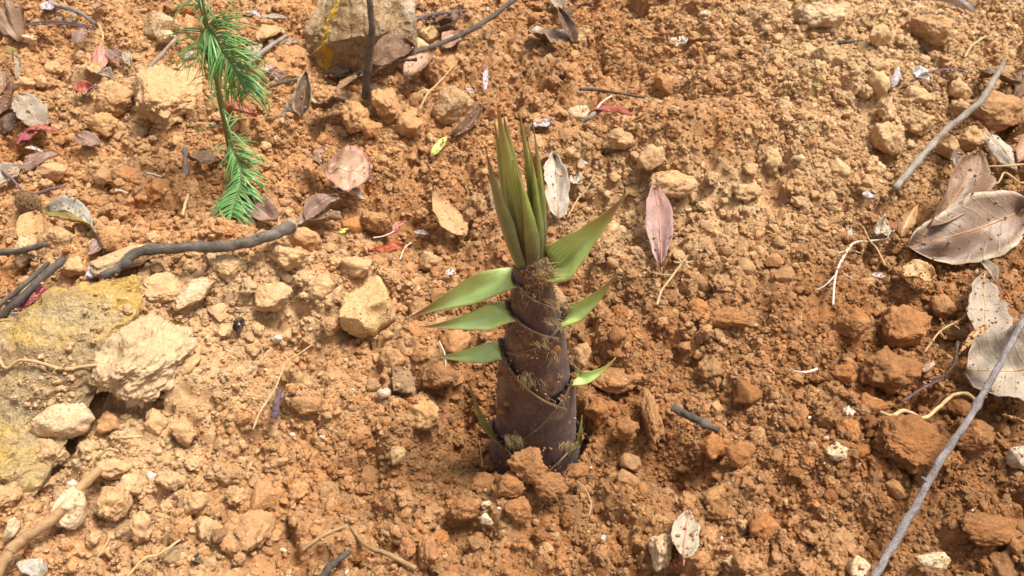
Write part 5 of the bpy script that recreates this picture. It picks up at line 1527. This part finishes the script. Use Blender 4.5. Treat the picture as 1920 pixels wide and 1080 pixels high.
erect((974, 504), (911, 279), 0.0119, -.016, -.006, M_OLIVE, (-.45, -1, .2), (-.004, -.003, .0), seed=25, widest=.4, sharp=.9)
# crumbs of soil stuck to the sheaths
for i, (px, py, s) in enumerate([(1046, 655, .0042), (1036, 662, .003), (945, 690, .004), (936, 702, .003), (938, 770, .0055), (948, 756, .004), (1054, 744, .003), (1080, 704, .004)]):
    z = V(px, py)[2]
    cx, rr = axis(z)
    x = V(px, py, -rr)[0]
    y = Y0 - math.sqrt(max((rr * .95 + .0015) ** 2 - (x - cx) ** 2, .0)) - .001
    p, f = clod_points(3, 700 + i, 'crumb')
    o = obj('soil_crumb', mesh_of('soil_crumb', p * s * .8, f, M_CLOD), shoot)
    o.location = np.array([x, y, V(px, py, y - Y0)[2]]) - SO
    o.color = (.27, .125, .046, 1)

bpy.context.view_layer.update()
sx_ = []
for o in shoot.children:
    if o.name.startswith('sheath'):
        co = np.array([v.co[:] for v in o.data.vertices]) + SO
        co = co[co[:, 1] < Y0 + .005]
        nz_ = fbm(co[:, 0] * 60, co[:, 1] * 60, co[:, 2] * 60, 33, 3) + .9 * np.clip(1 - (co[:, 2] - SHOOT[2]) / .06, 0, 1)
        co = co[(nz_ > .42) & (co[:, 2] > SHOOT[2] - .01)]
        if len(co):
            sx_.append(co[nr.integers(0, len(co), min(150, len(co)))])
sx_ = np.concatenate(sx_)
out = sx_ - np.stack([axis(sx_[:, 2])[0], np.full(len(sx_), Y0), sx_[:, 2]], -1)
sx_ = sx_ + nr.normal(0, .0012, sx_.shape) + out / (np.linalg.norm(out, axis=1, keepdims=True) + 1e-9) * .0004
sr_ = .0004 * 4.2 ** (nr.uniform(0, 1, len(sx_)) ** 2)
spk = crumbs('soil_specks', (*(sx_ - SO).T, sr_, soil_color(nr.normal(.25, .15, len(sx_)), nr.normal(.5, .15, len(sx_)))), None)
spk.parent = shoot

# ------------------------------------------------------------------ conifer seedling on the left
def needle_material():
    T = NT('needle_green')
    uv = T.n('SeparateXYZ'); T.l(T.n('UVMap').outputs[0], uv.inputs[0])
    rv = T.n('ObjectInfo').outputs['Random']
    c = T.mix(T.ramp(rv, [(.0, 0.), (.85, .8), (.93, 1.0)]), (.095, .275, .065), (.22, .41, .10))
    c = T.mix(T.ramp(rv, [(.93, 0.), (.95, 1.0)]), c, (.36, .30, .09))
    av = T.math('ABSOLUTE', T.math('SUBTRACT', uv.outputs[1], .5))
    c = T.mix(T.ramp(av, [(.0, .6), (.2, 0.)]), c, (.24, .42, .20))
    c = T.mix(T.ramp(uv.outputs[0], [(.75, 0.), (1.0, .5)]), c, (.16, .22, .05))
    T.l(c, T.b.inputs['Base Color'])
    T.b.inputs['Roughness'].default_value = .32
    T.b.inputs['Coat Weight'].default_value = .2
    return T.m
M_NEEDLE = needle_material()
def needle_mesh(curve, seed):
    nu, nv = 8, 3
    t = np.linspace(0, 1, nu)
    w = .029 * np.where(t < .25, .7 + 1.2 * t, np.clip((1 - t) / .75, 0, 1) ** .6)
    w = np.maximum(w, .004)
    P = np.zeros((nu, nv, 3))
    for j, v in enumerate((-1, 0, 1)):
        P[:, j, 0] = t - .12 * curve * t ** 3
        P[:, j, 1] = v * w + .05 * math.sin(seed) * t ** 2
        P[:, j, 2] = -curve * .42 * t ** 2 + .12 * t + (abs(v) - .5) * w * .35
    a, b, c = sheet(P, .012)
    return mesh_of('needle', a, b, M_NEEDLE, True, c)
NEEDLES = [needle_mesh(c, i) for i, c in enumerate((.5, .8, 1.1, 1.5, 1.2, .9, 1.8))]

FIR = G(438, 305, 0.0)
fir = empty('conifer_seedling', FIR)
tag(fir, 'green conifer seedling with drooping narrow needles standing in the upper left', 'seedling')
def FV(px, py, d=0.0):
    q = ray(px, py); t = (FIR[1] + d) / q[1]
    return np.array([q[0] * t, FIR[1] + d, CAM_H + q[2] * t])
stem_c = catmull([FIR + np.array([0, 0, -.012]), FV(428, 262), FV(412, 180), FV(400, 110), FV(388, 50), FV(376, 0), FV(366, -60, .004), FV(358, -130, .006), FV(354, -190, .01)], 6)
a, b, d = tube(stem_c - FIR, np.linspace(.0036, .0016, len(stem_c)), 10, 3, .15)
obj('stem', mesh_of('stem', a, b, MB['stem'], True, d), fir)
NCOUNT = 0
def needles(parent, C, count, length, flat_dir, droop, twosided=True, spread=.25, lo=0.0, hi=1.0):
    """needles along a curve C (world), combed to both sides"""
    global NCOUNT
    T = np.gradient(C, axis=0)
    for k in range(count):
        f = lo + (hi - lo) * (k + rnd.uniform(.2, .8)) / count
        i = min(int(f * (len(C) - 1)), len(C) - 2); q = f * (len(C) - 1) - i
        p = C[i] * (1 - q) + C[i + 1] * q
        t = T[i] / np.linalg.norm(T[i])
        side = np.cross(t, np.array(flat_dir, float)); side /= np.linalg.norm(side)
        sg = (1 if k % 2 else -1) if twosided else 1
        if twosided:
            d = side * sg * 1.0 + t * rnd.uniform(.55, 1.1) + np.array([0, 0, 1]) * rnd.uniform(-.1, .35) + nr.normal(0, spread, 3)
        else:
            a = rnd.uniform(0, 6.28)
            o2 = np.cross(t, side)
            d = side * math.cos(a) + o2 * math.sin(a) + t * rnd.uniform(.1, .5) + nr.normal(0, spread, 3)
        d /= np.linalg.norm(d)
        z = np.array([0, 0, 1.0]) - d * d[2]
        z = z / (np.linalg.norm(z) + 1e-9)
        y = np.cross(z, d)
        L = length * rnd.uniform(.75, 1.15) * (1 - .35 * max(0, f - .8) / .2)
        o = bpy.data.objects.new('needle', NEEDLES[rnd.randrange(7)])
        COL.objects.link(o)
        o.parent = parent
        M = Matrix(((d[0], y[0], z[0], 0), (d[1], y[1], z[1], 0), (d[2], y[2], z[2], 0), (0, 0, 0, 1)))
        o.matrix_local = Matrix.Translation(Vector(p - FIR)) @ M @ Matrix.Scale(L, 4)
        NCOUNT += 1
def branch(pts, r, count, length, flat_dir=(0, -.5, 1), droop=1.0, lo=.05):
    C = catmull(pts, 7)
    a, b, d = tube(C - FIR, np.linspace(r, r * .45, len(C)), 7, 5, .1)
    br = obj('branch', mesh_of('branch', a, b, MB['stem'], True, d), fir)
    needles(br, C, count, length, flat_dir, droop, True, .16, lo, 1.0)
    return br
branch([FV(386, 48), FV(398, 62, -.012), FV(418, 96, -.028), FV(440, 130, -.040), FV(462, 176, -.050)], .0013, 150, .044, (-.4, -.75, .5))
branch([FV(388, 55), FV(378, 64, -.006), FV(372, 84, -.016), FV(370, 118, -.026)], .0010, 30, .036, (.3, -.8, .4))
branch([FV(426, 258), G(440, 288, .034), G(452, 318, .026), G(450, 350, .019), G(440, 380, .014), G(434, 408, .010)], .0014, 130, .036, (-.1, -.8, .5))
branch([FV(374, -20), FV(398, -34, .01), FV(440, -50, .02), FV(480, -52, .03)], .0012, 30, .042)
branch([FV(368, -70), FV(346, -92, .01), FV(310, -112, .02), FV(284, -112, .02)], .0012, 24, .040)
branch([FV(360, -110), FV(390, -125, -.02), FV(430, -128, -.04)], .0011, 24, .042)
branch([FV(360, -110), FV(330, -130, .02), FV(296, -128, .04)], .0011, 24, .042)
st = [c for c in fir.children if c.name.startswith('stem')][0]
needles(st, stem_c, 80, .036, (0, -1, .2), 1.0, False, .2, .08, .75)
needles(st, stem_c, 30, .040, (0, -1, .2), 1.0, False, .2, .75, 1.0)

# ------------------------------------------------------------------ tiny sprouts, snail shell, root ball
def sprout(px, py, label, s):
    P = G(px, py, .004)
    e = empty('sprout', P)
    a, b, d = tube(np.array([[0, 0, -.012], [0, 0, 0], [0, 0, .004 * s]]), .0006, 6)
    obj('stalk', mesh_of('stalk', a, b, M_NEEDLE, True, d), e)
    for az in (20, 190):
        t, v = np.meshgrid(np.linspace(0, 1, 8), np.linspace(-1, 1, 5), indexing='ij')
        w = np.sin(np.clip(t * .96 + .03, 0, 1) * math.pi) ** .6 * .45
        c, sn = math.cos(R(az)), math.sin(R(az))
        x, y, z = t, v * w, .35 * t - .25 * t ** 2 + .1 * v ** 2
        Pp = np.stack([x * c - y * sn, x * sn + y * c, z + .7], -1) * .0055 * s
        a, b, d = sheet(Pp, .0004)
        obj('seed_leaf', mesh_of('seed_leaf', a, b, ML['green'], True, d), e)
    tag(e, label, 'sprout')
sprout(1530, 165, 'tiny bright green sprout in the tan soil of the upper right', 1.0)
sprout(1218, 191, 'tiny green sprout at the right end of the thin dark twig', .7)
sprout(25, 102, 'tiny pale green sprout near the left edge', 1.2)

SP_ = G(719, 734, .006)
sh = []
for i in range(46):
    f = i / 45; a = f * 4.6 * math.pi; r = .0046 * (1 - f) ** 1.1 + .0002
    sh.append([math.cos(a) * r * .55, math.sin(a) * r * .55, f * .0095])
rad_ = .0042 * (1 - np.linspace(0, 1, 46)) ** 1.05 + .0003
a, b, d = tube(np.array(sh), rad_, 12)
so = obj('snail_shell', mesh_of('snail_shell', a, b, MR['white'], True, d))
so.location = SP_; so.rotation_euler = (R(150), R(25), 0)
tag(so, 'small white spiral snail shell below the round orange clod', 'shell')

RB = G(54, 384, .010)
rb = empty('root_ball', RB)
tag(rb, 'hairy ball of fine brown roots beside the half green leaf', 'root')
p, f = clod_points(4, 77, 'crumb')
o = obj('core', mesh_of('core', p * np.array([.010, .009, .014]), f, M_CLOD), rb); o.color = (.24, .15, .075, 1)
VV, FF = [], []
for i in range(260):
    u = nr.normal(0, 1, 3); u /= np.linalg.norm(u)
    s = np.cross(u, nr.normal(0, 1, 3)); s /= np.linalg.norm(s)
    E = np.array([.011, .010, .0155])
    q = [(u * math.cos(k * .5) + s * math.sin(k * .5)) * E * rnd.uniform(.92, 1.22) for k in range(5)]
    a, b, _u = tube(catmull(q, 3), .00022, 3)
    n0 = len(VV); VV += list(a); FF += [tuple(j + n0 for j in ff) for ff in b]
fb = obj('root_fibres', mesh_of('root_fibres', VV, FF, MB['rootbrown'], True, np.zeros((len(VV), 2))), rb)
fb['kind'] = 'stuff'
